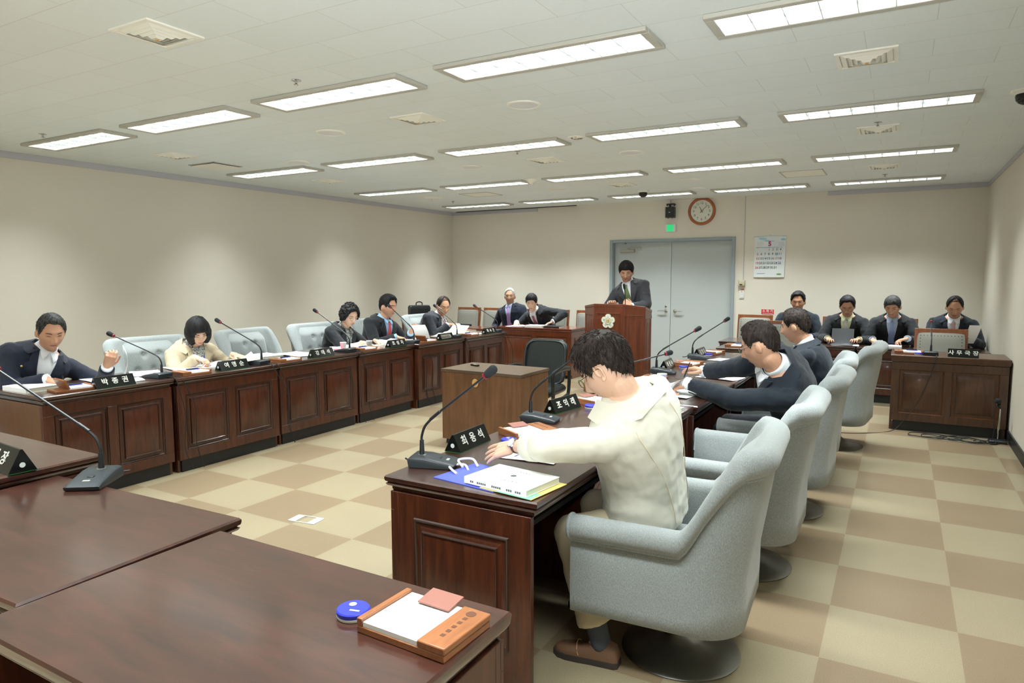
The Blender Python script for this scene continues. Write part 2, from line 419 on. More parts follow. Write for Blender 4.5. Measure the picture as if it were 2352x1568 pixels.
def ceil_mat():
    m = bpy.data.materials.new('ceiling_tiles'); m.use_nodes = True
    nt = m.node_tree; b = nt.nodes['Principled BSDF']; L = nt.links.new
    tc = nt.nodes.new('ShaderNodeTexCoord'); mp = nt.nodes.new('ShaderNodeMapping')
    mp.inputs['Location'].default_value = (-0.09 + 6.0, -0.2 + 3.0, 0)
    L(tc.outputs['Object'], mp.inputs['Vector'])
    bk = nt.nodes.new('ShaderNodeTexBrick'); bk.inputs['Scale'].default_value = 1.0
    bk.inputs['Brick Width'].default_value = 0.6; bk.inputs['Row Height'].default_value = 0.3; bk.inputs['Mortar Size'].default_value = 0.0018
    bk.inputs['Mortar Smooth'].default_value = 0.1; bk.inputs['Bias'].default_value = 0
    c = srgb(226, 234, 235)
    bk.inputs['Color1'].default_value = c; bk.inputs['Color2'].default_value = srgb(229, 237, 238); bk.inputs['Mortar'].default_value = srgb(210, 212, 206)
    L(mp.outputs['Vector'], bk.inputs['Vector'])
    n = nt.nodes.new('ShaderNodeTexNoise'); n.inputs['Scale'].default_value = 110; n.inputs['Detail'].default_value = 3
    mp2 = nt.nodes.new('ShaderNodeMapping'); mp2.inputs['Scale'].default_value = (1, 0.45, 1)
    L(tc.outputs['Object'], mp2.inputs['Vector']); L(mp2.outputs['Vector'], n.inputs['Vector'])
    rp = nt.nodes.new('ShaderNodeValToRGB'); rp.color_ramp.elements[0].position = 0.64; rp.color_ramp.elements[1].position = 0.72
    rp.color_ramp.elements[0].color = (0, 0, 0, 1)
    L(n.outputs['Fac'], rp.inputs['Fac'])
    bp = nt.nodes.new('ShaderNodeBump'); bp.inputs['Strength'].default_value = 0.5; bp.inputs['Distance'].default_value = 0.004
    L(rp.outputs['Color'], bp.inputs['Height'])
    L(bk.outputs['Color'], b.inputs['Base Color']); L(bp.outputs['Normal'], b.inputs['Normal'])
    b.inputs['Roughness'].default_value = 0.7
    return m
M['floor'] = floor_mat(); M['ceil'] = ceil_mat()

# ------------------------------------------------------------------ room shell
struct(MB().box(XL - .1, XR + .1, YF - .1, YB + .3, -0.1, 0).build('floor', M['floor'], smooth=0))
struct(MB().box(XL - .1, XR + .1, YF - .1, YB + .3, ZC, ZC + 0.1).build('ceiling', M['ceil'], smooth=0))
struct(MB().box(XL - .1, XL, YF - .1, YB + .1, 0, ZC).build('wall_left', M['wall'], smooth=0))
struct(MB().box(XR, XR + .1, YF - .1, YB + .1, 0, ZC).build('wall_right', M['wall'], smooth=0))
struct(MB().box(XL - .1, XR + .1, YF - .1, YF, 0, ZC).build('wall_front', M['wall'], smooth=0))
DX0, DX1, DZ = -4.20, -2.19, 2.105      # door frame outer
w = MB(); w.box(XL - .1, DX0 + .02, YB, YB + .1, 0, ZC); w.box(DX1 - .02, XR + .1, YB, YB + .1, 0, ZC); w.box(DX0 + .02, DX1 - .02, YB, YB + .1, DZ - .02, ZC)
struct(w.build('wall_back', M['wall'], smooth=0))
# crown strips, painted ceiling slot, baseboards
struct(MB().box(XL, XL + .018, YF, YB, ZC - .06, ZC).build('trim_1', M['trimgrey'], smooth=0, bevel=.003))
struct(MB().box(XR - .018, XR, YF, YB, ZC - .05, ZC).build('trim_2', M['trimgrey'], smooth=0, bevel=.003))
struct(MB().box(XL + .018, -5.55, YB - .018, YB, ZC - .065, ZC).build('trim_3', M['trimgrey'], smooth=0, bevel=.003))
struct(MB().box(-0.95, XR - .018, YB - .018, YB, ZC - .06, ZC).build('trim_4', M['trimgrey'], smooth=0, bevel=.003))
struct(MB().box(-7.23, -4.80, YB - .07, YB - .02, ZC - .008, ZC + .001).build('ceiling_slot_strip', M['dark'], smooth=0))  # black ceiling slot: solid strip, its dark opening put into the colour
struct(MB().box(XL, XL + .012, YF, YB, 0, .1).build('baseboard_left', M['black_base'], smooth=0))
struct(MB().box(XR - .012, XR, YF, YB, 0, .1).build('baseboard_right', M['black_base'], smooth=0))
bb = MB(); bb.box(XL + .012, DX0, YB - .012, YB, 0, .1); bb.box(DX1, XR - .012, YB - .012, YB, 0, .1)
struct(bb.build('baseboard_back', M['black_base'], smooth=0))

# ------------------------------------------------------------------ double door
dr = empty('door_1', None, None, ((DX0 + DX1) / 2, YB, 0)); dr['kind'] = 'structure'
hw = (DX1 - DX0) / 2
fr = MB()
for s in (-1, 1):
    fr.box(min(s * hw, s * (hw - .05)), max(s * hw, s * (hw - .05)), -.03, .14, 0, DZ)
fr.box(-hw + .05, hw - .05, -.03, .14, DZ - .05, DZ)
fr.build('door_frame', M['framegrey'], dr, bevel=.004)
for s in (-1, 1):
    x0, x1 = (-hw + .052, -.003) if s < 0 else (.003, hw - .052)
    leaf = MB().box(x0, x1, .085, .125, .01, DZ - .054).build('door_leaf', M['doorgrey'], dr, bevel=.003)
    hx = s * .075
    h = MB()
    h.M = Matrix.Translation((hx, .085, .96)) @ Matrix.Rotation(R(90), 4, 'X')
    h.lathe([(.027, 0), (.027, .006), (.014, .01), (.012, .045)], 20)
    h.M = Matrix.Identity(4)
    h.tube([(hx, .04, .96), (hx + s * .05, .035, .962), (hx + s * .125, .042, .955)], [.011, .009, .007], 8)
    if s < 0:
        h.M = Matrix.Translation((hx, .085, 1.03)) @ Matrix.Rotation(R(90), 4, 'X')
        h.lathe([(.017, 0), (.017, .006), (.010, .012)], 16)
    h.build('door_handle', M['steel'], leaf)
cl = MB().box(-hw + .15, -hw + .40, .03, .085, 1.90, 1.945)
cl.tube([(-hw + .29, .055, 1.945), (-hw + .29, .055, 1.965)], .012, 8)
cl.build('door_closer', M['steel'], dr, bevel=.004)
arm = MB().box(-hw + .28, -hw + .53, .035, .05, 1.962, 1.972); arm.box(-hw + .33, -hw + .5, .045, .1, 1.975, 1.985)
arm.build('closer_arm', M['steel'], dr)
MB().box(-hw + .19, -hw + .25, .0, .09, DZ - .068, DZ - .052).build('door_stop', M['steel'], dr, bevel=.002)

# ------------------------------------------------------------------ things on the back wall
def on_back(name, label, cat, x, z):
    return empty(name, label, cat, (x, YB, z))
ck = on_back('wall_clock', 'round wall clock with orange wooden rim above the double door', 'clock', -2.708, 2.505)
cm = MB(); cm.M = Matrix.Rotation(R(90), 4, 'X')
rim = [(.205, 0), (.212, .012), (.208, .03), (.192, .042), (.176, .038), (.168, .026)]
cm.lathe([(.205, 0)] + rim[1:] + [(.168, .012)], 64); cm.build('clock_rim', M['clockwood'], ck, 60)
cf = MB(); cf.M = Matrix.Rotation(R(90), 4, 'X'); cf.lathe([(.169, .0125), (.169, .018)], 64); cf.build('clock_dial', M['clockface'], ck)
for h in range(1, 13):
    a = R(30 * h)
    text_mesh('clock_numeral', str(h), .05, M['caldark'], ck, face_M((math.sin(a) * .122, -.0185, math.cos(a) * .122), (1, 0, 0), (0, 0, 1)), bold=.0006)
tk = MB()
for k in range(12):
    a = R(30 * k); tk.M = Matrix.Translation((math.sin(a) * .156, -.019, math.cos(a) * .156)) @ Matrix.Rotation(a, 4, 'Y'); tk.box(-.0014, .0014, -.0005, .0005, -.007, .007)
tk.build('clock_ticks', M['caldark'], ck, smooth=0)
def hand(nm, deg, ln, w, y, m=None):
    b = MB(); b.M = Matrix.Translation((0, y, 0)) @ Matrix.Rotation(R(deg), 4, 'Y'); b.prism([(-w, -.001), (w, -.001), (w, .001), (-w, .001)], -.025, ln)
    b.build(nm, m or M['black'], ck, smooth=0)
hand('hour_hand', -26, .075, .0035, -.024); hand('minute_hand', 46, .125, .0028, -.027); hand('second_hand', 215, .04, .0012, -.03, M['red'])

ex = on_back('exit_sign', 'small lit green emergency exit sign under the black speaker', 'exit sign', -3.19, 2.265)
MB().box(-.086, .086, -.03, 0, -.063, .063).build('sign_case', M['white'], ex, bevel=.006)
MB().box(-.052, .045, -.0425, -.029, -.05, .05).build('sign_panel', M['exitgreen'], ex, smooth=0)
rm = MB()
rm.box(-.036, .028, -.0335, -.042, -.048, .012); rm.ell((-.002, -.033, .03), .009, .001, .009)
rm.tube([(-.002, -.033, .02), (-.006, -.033, -.01)], .008, 6); rm.build('running_figure', M['exitwhite'], ex)
rm = MB(); rm.tube([(-.004, -.0345, .014), (-.008, -.0345, -.012), (.012, -.0345, -.028), (.006, -.0345, -.042)], .004, 6); rm.tube([(-.008, -.0345, -.012), (-.02, -.0345, -.036)], .004, 6); rm.tube([(-.022, -.0345, .0), (-.004, -.0345, .01), (.014, -.0345, -.004)], .0035, 6)
rm.build('figure_mark', M['exitgreen'], ex)
sp = on_back('wall_speaker', 'black wall speaker on a bracket between ceiling and exit sign', 'speaker', -3.178, 2.42)
MB().box(-.068, .068, -.13, -.02, 0, .165).build('speaker_cabinet', M['black'], sp, bevel=.006)
MB().box(-.012, .012, -.132, -.129, .075, .087).build('speaker_badge', M['silver'], sp, smooth=0)
br = MB(); br.box(-.06, .065, -.1, 0, .205, .218); br.box(.053, .065, -.09, -.05, .18, .21); br.box(-.06, -.05, -.09, -.05, .185, .21); br.tube([(-.01, -.06, .16), (-.015, -.06, .21)], .018, 8); br.tube([(-.02, -.008, .21), (-.02, -.008, ZC - 2.42)], .003, 6)
br.box(-.035, -.025, -.09, -.08, -.012, 0); br.box(.025, .035, -.09, -.08, -.012, 0)
br.build('speaker_bracket', M['black'], sp)
cal = on_back('wall_calendar', 'white wall calendar showing a month of numbers beside the door', 'calendar', -1.70, 1.795)
def calsheet(u, v):
    return ((u - .5) * (.445 - .02 * (1 - v)), -.006 - .012 * (1 - v) ** 2 - .004 * math.sin(u * 3), (v - .5) * .6)
MB().slab(calsheet, 8, 8, .002).build('calendar_page', M['calpaper'], cal)
MB().box(-.225, .225, -.01, -.002, .293, .303).build('binding_strip', M['calblue'], cal, smooth=0)
def CM(x, z, y=-.024): return face_M((x, y + .006 * (z + .3), z), (1, 0, 0), (0, 0, 1))
def calnums():
    d = 1
    for row in range(5):
        for col in range(7):
            if row == 0 and col < 3: continue
            if d > 31: return
            m = M['calred'] if col == 0 or d == 17 else (M['calnavy'] if col == 6 else M['caldark'])
            text_mesh('date_number', str(d), .046, m, cal, CM(-.162 + col * .0525 - row * .003, .105 - row * .0655), bold=.0004)
            d += 1
calnums()
text_mesh('month_number', '5', .088, M['calmag'], cal, CM(0.0, .186), bold=.003)
cb = MB(); cb.lathe([(.02, 0), (.02, .0008)], 20); cb.build('circled_date', M['calblue'], cal, mat=CM(.1, .037, -.0226))
cw = MB()
for i in range(7):
    cw.mi = 1 if i == 0 else 0
    cw.M = CM(-.162 + i * .0525, .138, -.022); cw.box(-.024, .022, -.005, .005, 0, .0008)
cw.mi = 0
for x, z, a, b_ in ((-.11, .265, .045, .018), (-.07, .262, .03, .012), (.185, .25, .035, .016), (-.04, .235, .05, .008)):
    cw.M = CM(x, z, -.0205); cw.ell((0, 0, 0), a, b_, .0006, 16, 4)
cw.build('printed_band', [M['calblue'], M['orange']], cal, smooth=0)
cg = MB(); cg.M = CM(.14, -.255, -.025); cg.ell((0, 0, 0), .035, .012, .0006, 14, 4); cg.build('printed_hill', M['calgreen'], cal)
cq = MB()
for i in range(16):
    cq.M = CM(-.165 + i * .0072, -.245, -.0246); cq.box(-.0025, .0025, -.004, .004, 0, .0006)
for bx in (-.17, .125):
    for i in range(7):
        for j in range(5):
            cq.M = CM(bx + i * .0125, .21 - j * .012, -.0206); cq.box(-.0018, .0018, -.002, .002, 0, .0005)
for i in range(14):
    cq.M = CM(-.055 + i * .0088, .228, -.0203); cq.box(-.0028, .0028, -.003, .003, 0, .0006)
cq.build('small_print', M['calnavy'], cal, smooth=0)
MB().ell((0, -.004, .316), .004, .004, .004).build('pin', M['black'], cal)
th = on_back('control_box', 'small beige control box with grey surround beside the door frame', 'control box', -2.082, 1.405)
MB().box(-.048, .048, -.045, 0, -.045, .045).build('box_surround', M['fixture'], th, bevel=.004)
MB().box(-.03, .042, -.058, -.04, -.035, .03).build('box_cover', mat('beige_cover', srgb(196, 190, 150), .5), th, bevel=.004)
MB().box(-.024, .018, -.0595, -.057, -.028, -.012).build('display', M['dark'], th, smooth=0)
MB().tube([(.018, -.006, .045), (.018, -.006, ZC - 1.405)], .006, 8).build('conduit', M['trimgrey'], th)
sw = on_back('light_switch', 'white light switch plate with orange sticker under the control box', 'switch', -2.078, 1.235)
MB().box(-.035, .035, -.012, 0, -.06, .06).build('switch_plate', M['white'], sw, bevel=.003)
rk = MB(); rk.box(-.02, .02, -.016, -.01, -.045, -.005); rk.box(-.02, .02, -.016, -.01, 0, .03); rk.build('rocker', M['white'], sw, bevel=.002)
st = MB(); st.box(-.012, .03, -.002, 0, .068, .09); st.box(-.012, .012, -.018, -.0155, .036, .046); st.build('sticker', M['orange'], sw, smooth=0)
fs = on_back('fire_extinguisher_sign', 'red sticker with white Korean lettering above the leftmost right-side wooden chair', 'sign', -1.70, .985)
MB().box(-.088, .088, -.004, 0, -.034, .034).build('sign_plate', M['red'], fs, smooth=0)
text_mesh('sign_lettering', '소 화 기', .045, M['white'], fs, face_M((0, -.0045, .008), (1, 0, 0), (0, 0, 1)), bold=.0006)
sl = MB()
for i in range(12): sl.box(-.07 + i * .012, -.062 + i * .012, -.0048, -.0038, -.027, -.021)
sl.build('small_lettering', M['white'], fs, smooth=0)
# outlets on the right wall
ol = empty('wall_outlet', 'white double socket low on the right wall', 'outlet', (XR, 6.62, .33))
MB().box(-.012, 0, -.035, .035, -.06, .06).build('outlet_plate', M['white'], ol, bevel=.003)
MB().box(-.016, -.01, -.022, .022, -.045, -.005).box(-.016, -.01, -.022, .022, .005, .045).build('socket', M['white'], ol, bevel=.002)
fo = empty('floor_outlet', 'flush metal floor outlet cover in the checkered floor', 'outlet', (-3.19, 2.97, 0), R(8))
fm = MB()
fm.box(-.1, -.045, -.055, .055, 0, .004); fm.box(.045, .1, -.055, .055, 0, .004); fm.box(-.045, .045, -.055, -.048, 0, .004); fm.box(-.045, .045, .048, .055, 0, .004)
fm.build('cover_frame', mat('outlet_cover', srgb(186, 194, 186), .4), fo, smooth=0)

# ------------------------------------------------------------------ ceiling fixtures
COLX = [-6.215, -4.72, -3.215, -1.715, -0.215]
ROWY = [-1.0, 1.18, 3.355, 5.48, 7.60, 9.74]
FL, FW = 1.235, .315
def fixture():
    t = empty('ceiling_light', None, None)
    f = MB(); x, y = FL / 2, FW / 2
    for (a, b, c, d) in ((-x, x, -y, -y + .042), (-x, x, y - .042, y), (-x, -x + .042, -y + .042, y - .042), (x - .042, x, -y + .042, y - .042)):
        f.box(a, b, c, d, -.022, .0)
    f.build('light_frame', M['fixture'], t, bevel=.004)
    l = MB(); xi, yi = x - .042, y - .042
    for k in range(1, 8):
        xx = -xi + 2 * xi * k / 8; l.loft([[(xx - .0015, -yi, -.021), (xx + .0015, -yi, -.021), (xx + .0015, yi, -.021), (xx - .0015, yi, -.021)], [(xx - .009, -yi, -.004), (xx + .009, -yi, -.004), (xx + .009, yi, -.004), (xx - .009, yi, -.004)]])
    l.loft([[(-xi, -.0015, -.021), (xi, -.0015, -.021), (xi, .0015, -.021), (-xi, .0015, -.021)], [(-xi, -.008, -.004), (xi, -.008, -.004), (xi, .008, -.004), (-xi, .008, -.004)]])
    l.build('louvre', M['louvre'], t, smooth=0)
    d = MB().box(-xi, xi, -yi, yi, -.003, -.001).build('diffuser', M['diff'], t, smooth=0)
    ld = bpy.data.lights.new('tube_light', 'AREA'); ld.shape = 'RECTANGLE'; ld.size = 2 * xi; ld.size_y = 2 * yi
    ld.energy = LAMP_W; ld.color = LAMP_COL; ld.spread = LAMP_SPREAD
    lo = bpy.data.objects.new('tube_light', ld); COL.objects.link(lo); lo.parent = t; lo.location = (0, 0, -.0035)
    return t
RN = {2: 'nearest', 3: 'second', 4: 'third', 5: 'farthest'}
CN = ['nearest the left wall', 'second from the left wall', 'in the middle column', 'second from the right wall', 'nearest the right wall']
fx = fixture(); first = True
for ri, y in enumerate(ROWY):
    for ci, x in enumerate(COLX):
        if first: o = fx; first = False; o.location = (x, y, ZC)
        else: o = dup(fx, (x, y, ZC), 0)
        o['category'] = 'ceiling light'; o['group'] = 'recessed ceiling lights'
        if ri >= 2:
            o['label'] = 'recessed louvred ceiling light in the %s row, %s' % (RN[ri], CN[ci])
        else:
            o['label'] = 'recessed louvred ceiling light behind the camera, %s, %s' % (('rear row', 'front row')[ri], CN[ci])

def vent():
    t = empty('ceiling_vent', None, None)
    f = MB(); a = .15
    f.loft([[(-a, -a, 0), (a, -a, 0), (a, a, 0), (-a, a, 0)], [(-a, -a, -.008), (a, -a, -.008), (a, a, -.008), (-a, a, -.008)], [(-.128, -.128, -.010), (.128, -.128, -.010), (.128, .128, -.010), (-.128, .128, -.010)], [(-.128, -.128, -.001), (.128, -.128, -.001), (.128, .128, -.001), (-.128, .128, -.001)]], cap=False)
    f.build('vent_frame', M['offwhite'], t, smooth=0)
    MB().box(-.127, .127, -.127, .127, -.003, -.0005).build('vent_backing', mat('vent_backing_cream', srgb(222, 220, 208), .8) if 'vb' not in M else M['vb'], t, smooth=0)  # plain cream plate behind the cones
    for i, (o_, i_) in enumerate(((.122, .098), (.094, .072), (.068, .046), (.042, .02))):
        c = MB(); c.loft([[(-o_, -o_, -.006), (o_, -o_, -.006), (o_, o_, -.006), (-o_, o_, -.006)], [(-i_, -i_, -.016 - .004 * i), (i_, -i_, -.016 - .004 * i), (i_, i_, -.016 - .004 * i), (-i_, i_, -.016 - .004 * i)], [(-i_ + .002, -i_ + .002, -.016 - .004 * i), (i_ - .002, -i_ + .002, -.016 - .004 * i), (i_ - .002, i_ - .002, -.016 - .004 * i), (-i_ + .002, i_ - .002, -.016 - .004 * i)], [(-o_ + .004, -o_ + .004, -.004), (o_ - .004, -o_ + .004, -.004), (o_ - .004, o_ - .004, -.004), (-o_ + .004, o_ - .004, -.004)]], cap=False)
        c.build('vent_cone', M['offwhite'], t, smooth=0)
    k = MB(); k.box(-.02, .02, -.02, .02, -.03, -.004); k.build('vent_core', M['offwhite'], t, smooth=0)
    k = MB(); k.M = Matrix.Translation((0, 0, -.034)); k.lathe([(.007, 0), (.01, .003), (.01, .005)], 12); k.build('vent_knob', M['tan'], t)
    return t
VP = [(-3.18, 2.12, 'big close one at the top left of the ceiling'), (-.215, 4.255, 'nearest one on the right side of the ceiling'), (-3.2, 4.2, 'between the nearest and second light rows, mid ceiling'), (-6.2, 4.26, 'left side, between the nearest and second light rows'),
      (-6.2, 6.33, 'left side, between the second and third light rows'), (-3.2, 6.33, 'mid ceiling, between the second and third light rows'), (-.215, 6.35, 'right side, between the second and third light rows'),
      (-.215, 8.52, 'right side, between the third and farthest light rows'), (-3.2, 8.5, 'mid ceiling, between the third and farthest light rows'), (-6.2, 8.45, 'left side, between the third and farthest light rows')]
vt = vent()
for i, (x, y, s) in enumerate(VP):
    o = vt if i == 0 else dup(vt, (x, y, ZC), 0)
    o.location = (x, y, ZC); o['category'] = 'ceiling vent'; o['group'] = 'square air vents'; o['label'] = 'square cream air diffuser vent, ' + s

def cspk():
    t = empty('ceiling_speaker', None, None)
    MB().lathe([(.118, 0), (.118, -.006), (.108, -.01), (.1, -.008), (.1, 0)], 40).build('speaker_ring', M['offwhite'], t)
    MB().lathe([(.1, -.001), (.1, -.006)], 40).build('speaker_grille', mat('grille_cloth', srgb(226, 230, 232), .7, bump=.3, bscale=500), t)
    return t
SP = [(-2.31, 4.22, 'nearest one, between the nearest and second light rows'), (-4.12, 4.23, 'left one between the nearest and second light rows'), (-4.1, 6.31, 'left one between the second and third light rows'), (-2.3, 6.35, 'right one between the second and third light rows'),
      (-4.13, 8.5, 'left one before the farthest light row'), (-2.32, 8.53, 'right one before the farthest light row'), (-5.47, 5.14, 'bluish one beside the second row of lights'), (-2.47, 9.42, 'small far one beside the farthest light row')]
ss = cspk()
for i, (x, y, s) in enumerate(SP):
    o = ss if i == 0 else dup(ss, (x, y, ZC), 0)
    o.location = (x, y, ZC); o['category'] = 'ceiling speaker'; o['group'] = 'round ceiling speakers'; o['label'] = 'round ceiling speaker grille, ' + s
dl = empty('downlight', 'small round chrome downlight between two lights of the second row', 'ceiling light', (-2.46, 5.44, ZC))
MB().lathe([(.082, 0), (.082, -.006), (.07, -.008), (.058, 0)], 32).build('downlight_ring', M['offwhite'], dl)
MB().lathe([(.062, -.004), (.045, -.014), (.02, -.018), (.005, -.019)], 24).build('downlight_bulb', M['chrome'], dl)
eb = empty('ceiling_siren', 'small white bell shaped ceiling fitting between two lights of the third row', 'ceiling fitting', (-4.0, 7.5, ZC))
MB().lathe([(.075, 0), (.075, -.004), (.06, -.02), (.03, -.04), (.022, -.055), (.005, -.06)], 24).build('siren_body', M['offwhite'], eb)
def sprk():
    t = empty('sprinkler', None, None)
    MB().lathe([(.03, 0), (.03, -.003), (.02, -.006), (.008, -.006), (.008, -.02)], 16).build('sprinkler_rosette', M['chrome'], t)
    MB().lathe([(.014, -.026), (.014, -.028), (.004, -.02)], 12).build('sprinkler_deflector', M['chrome'], t)
    return t
SK = [(-6.21, 3.08, 'far left, above the nearest light row'), (-3.21, 3.02, 'mid ceiling just before the nearest light row'), (-3.21, 5.74, 'mid ceiling just behind the second light row'), (-.21, 6.07, 'right side beside the air vent'), (-.22, 9.21, 'right side before the farthest light row'), (-6.23, 9.05, 'left side before the farthest light row')]
sk = sprk()
for i, (x, y, s) in enumerate(SK):
    o = sk if i == 0 else dup(sk, (x, y, ZC), 0)
    o.location = (x, y, ZC); o['category'] = 'sprinkler'; o['group'] = 'ceiling sprinklers'; o['label'] = 'small chrome ceiling sprinkler, ' + s
def dome(x, y, label):
    t = empty('dome_camera', label, 'security camera', (x, y, ZC))
    MB().lathe([(.085, 0), (.085, -.012), (.06, -.022), (.055, -.03)], 32).build('dome_mount', M['offwhite'], t)
    MB().lathe([(.058, -.026), (.06, -.04), (.055, -.062), (.04, -.08), (.02, -.09), (.003, -.092)], 32).build('dome_cover', M['dome'], t)
dome(-3.18, 9.28, 'dark dome security camera hanging in front of a far ceiling light')
dome(.64, 5.5, 'dark dome security camera cut by the right edge of the photo')
def hatch(x, y, a, b, label, gap=0):
    t = empty('ceiling_hatch', label, 'hatch', (x, y, ZC))
    f = MB()
    for (p, q, r_, s_) in ((-a, a, -b, -b + .012), (-a, a, b - .012, b), (-a, -a + .012, -b, b), (a - .012, a, -b, b)): f.box(p, q, r_, s_, -.006, 0)
    f.build('hatch_frame', M['fixture'], t, smooth=0)
    MB().box(-a + .014, a - .014, -b + .014, b - .014, -.004 - gap, -.001 - gap).build('hatch_panel', M['offwhite'], t, smooth=0)
hatch(-6.4, 4.86, .2, .18, 'slightly open access hatch in the ceiling near the left wall', .012)
hatch(-5.36, 8.5, .24, .22, 'square access hatch in the ceiling left of the middle, far row')
hatch(-1.04, 8.65, .23, .26, 'square access hatch in the ceiling on the right, far row')

# ------------------------------------------------------------------ desks
OGEE = [(.026, -.062), (.022, -.056), (.022, -.046), (.008, -.040), (.003, -.032), (.010, -.028), (.002, -.022), (0, -.014), (.0, -.006), (.005, 0)]
def desk(label, name, w, d, h, loc, rz, m, npan=2, side='', top=None, edge=OGEE, plinth=.10, group=None, ends=(1, 1), style='bar', pm=None, cat='desk', mould=None):
    """front (panelled) face looks toward local -Y at y=0; the sitter's side is open"""
    t = empty(name, label, cat, loc, rz, group)
    top = top or M['desktop']; pm = pm or m; mould = mould or M['moulding']
    x = w / 2
    zt = -edge[0][1]
    tb = MB(); tb.rectstack(-x, x, 0, d, [(i, h + z) for i, z in edge]); tb.build('desk_top', top, t, 30)
    f0 = .035                                   # front panel plane
    fp = MB(); fp.box(-x + .012, x - .012, f0, f0 + .022, plinth, h - zt)
    sw_, rh = .07, .075                          # stile and rail sizes
    z0, z1 = plinth, h - zt
    fp.box(-x + .012, x - .012, f0 - .014, f0, z1 - rh, z1); fp.box(-x + .012, x - .012, f0 - .014, f0, z0, z0 + rh)
    n = npan; iw = (w - .024 - sw_ * (n + 1)) / n
    xs = [-x + .012 + i * (iw + sw_) for i in range(n + 1)]
    for a in xs: fp.box(a, a + sw_, f0 - .014, f0, z0 + rh, z1 - rh)
    fp.build('front_panel', m, t, 30, bevel=.002)
    for a in xs[:-1]:
        u0, u1, v0, v1 = a + sw_, a + sw_ + iw, z0 + rh, z1 - rh
        p = MB()
        p.mi = 0
        p.loft([[(u0 + .03, f0, v0 + .03), (u1 - .03, f0, v0 + .03), (u1 - .03, f0, v1 - .03), (u0 + .03, f0, v1 - .03)], [(u0 + .052, f0 - .012, v0 + .052), (u1 - .052, f0 - .012, v0 + .052), (u1 - .052, f0 - .012, v1 - .052), (u0 + .052, f0 - .012, v1 - .052)]])
        p.mi = 1
        if style == 'bar':
            p.frame((0, f0, 0), (1, 0, 0), (0, 0, 1), (0, -1, 0), u0, u1, v0, v1, .013, .012)
            p.frame((0, f0 - .001, 0), (1, 0, 0), (0, 0, 1), (0, -1, 0), u0 + .036, u1 - .036, v0 + .036, v1 - .036, .014, .016)
        else:
            p.frame((0, f0, 0), (1, 0, 0), (0, 0, 1), (0, -1, 0), u0, u1, v0, v1, .007, .015)
        p.build('panel', [pm, mould], t, 30)
    if 'none' not in side:
        for s, want in ((-1, ends[0]), (1, ends[1])):
            a, b = (-x + .012, -x + .034) if s < 0 else (x - .034, x - .012)
            sm = M['sideply'] if ('ply' in side) else m
            q = MB(); q.box(a, b, f0 + .022, d - .03, plinth * .0 + .0, z1); q.build('side_panel', sm, t, 30, bevel=.002)
            if want == 2:                        # raised panel on this end
                X = s * (x - .012); p = MB()
                u0, u1, v0, v1 = f0 + .10, d - .12, z0 + .07, z1 - .09
                p.mi = 0
                ring = lambda i, o: [(X + s * o, u0 + i, v0 + i), (X + s * o, u1 - i, v0 + i), (X + s * o, u1 - i, v1 - i), (X + s * o, u0 + i, v1 - i)]
                p.loft([ring(.03, 0), ring(.05, .008)])
                p.mi = 1
                p.frame((X, 0, 0), (0, 1, 0), (0, 0, 1), (s, 0, 0), u0, u1, v0, v1, .014, .008)
                p.frame((X, 0, 0), (0, 1, 0), (0, 0, 1), (s, 0, 0), u0 + .042, u1 - .042, v0 + .042, v1 - .042, .016, .014)
                p.build('side_raised_panel', [m, mould], t, 30)
        MB().box(-x + .034, x - .034, f0 + .022, d - .10, h - zt - .09, h - zt - .07).build('under_shelf', M['dark'], t, smooth=0)
    if plinth > 0:
        MB().box(-x + .04, x - .04, f0 + .012, f0 + .05, 0, plinth).build('plinth', M['black_base'], t, smooth=0)
    return t
DH = .75
# left row: fronts look toward +x  (rz = +90 deg)
LJ = [2.26, 3.20, 4.21, 5.24, 6.17, 7.12, 8.12]
LX = [-4.80, -4.78, -4.79, -4.79, -4.74, -4.72]
who = ['nearest in the left row, under the man in the navy jacket', 'under the woman in the beige jacket', 'in front of the empty armchair of the left row', 'under the woman in black', 'under the man with the red tie', 'farthest in the left row, before the man with the patterned tie']
for i in range(6):
    y0, y1 = LJ[i] + .004, LJ[i + 1] - .004
    desk('mahogany panelled desk ' + who[i], 'desk', y1 - y0, .68, DH, (LX[i], (y0 + y1) / 2, 0), R(90), M['deskred'], side='ply' if i == 0 else '', group='mahogany desks of the left row')
# right row: fronts look toward -x (rz = -90)
RJ = [2.02, 3.02, 4.03, 5.03, 6.03, 7.03]
RX = [-1.735, -1.72, -1.70, -1.69, -1.68]
who = ['nearest in the right row, with a raised panel on its end', 'second in the right row, holding the closed white book', 'under the man with glasses of the right row', 'under the second suited man of the right row', 'at the far end of the right row, before the low back tables']
for i in range(5):
    y0, y1 = RJ[i] + .004, RJ[i + 1] - .004
    desk('mahogany panelled desk ' + who[i], 'desk', y1 - y0, .68, DH, (RX[i], (y0 + y1) / 2, 0), R(-90), M['deskred'], ends=(1, 2 if i == 0 else 1), group='mahogany desks of the right row')
# foreground row: fronts look toward +y (rz = 180)
MILD = [(.026, -.062), (.022, -.056), (.022, -.046), (.010, -.040), (.004, -.030), (.002, -.016), (.001, -.007), (.006, 0)]
desk('large dark wooden desk in the bottom left corner carrying the blue cap and memo tray', 'desk', 1.04, .66, DH, (-1.275, 1.325, 0), R(180), M['deskred'], edge=MILD, group='desks in the foreground')
desk('dark wooden foreground desk with the angled microphone on it', 'desk', 1.02, .66, DH + .006, (-2.325, 1.40, 0), R(182), M['deskred'], edge=OGEE, group='desks in the foreground')
desk('chairman desk at the left photo edge carrying the black name plate', 'desk', 1.3, .70, DH + .045, (-3.50, 1.56, 0), R(180), M['deskred'], edge=OGEE, group='desks in the foreground')
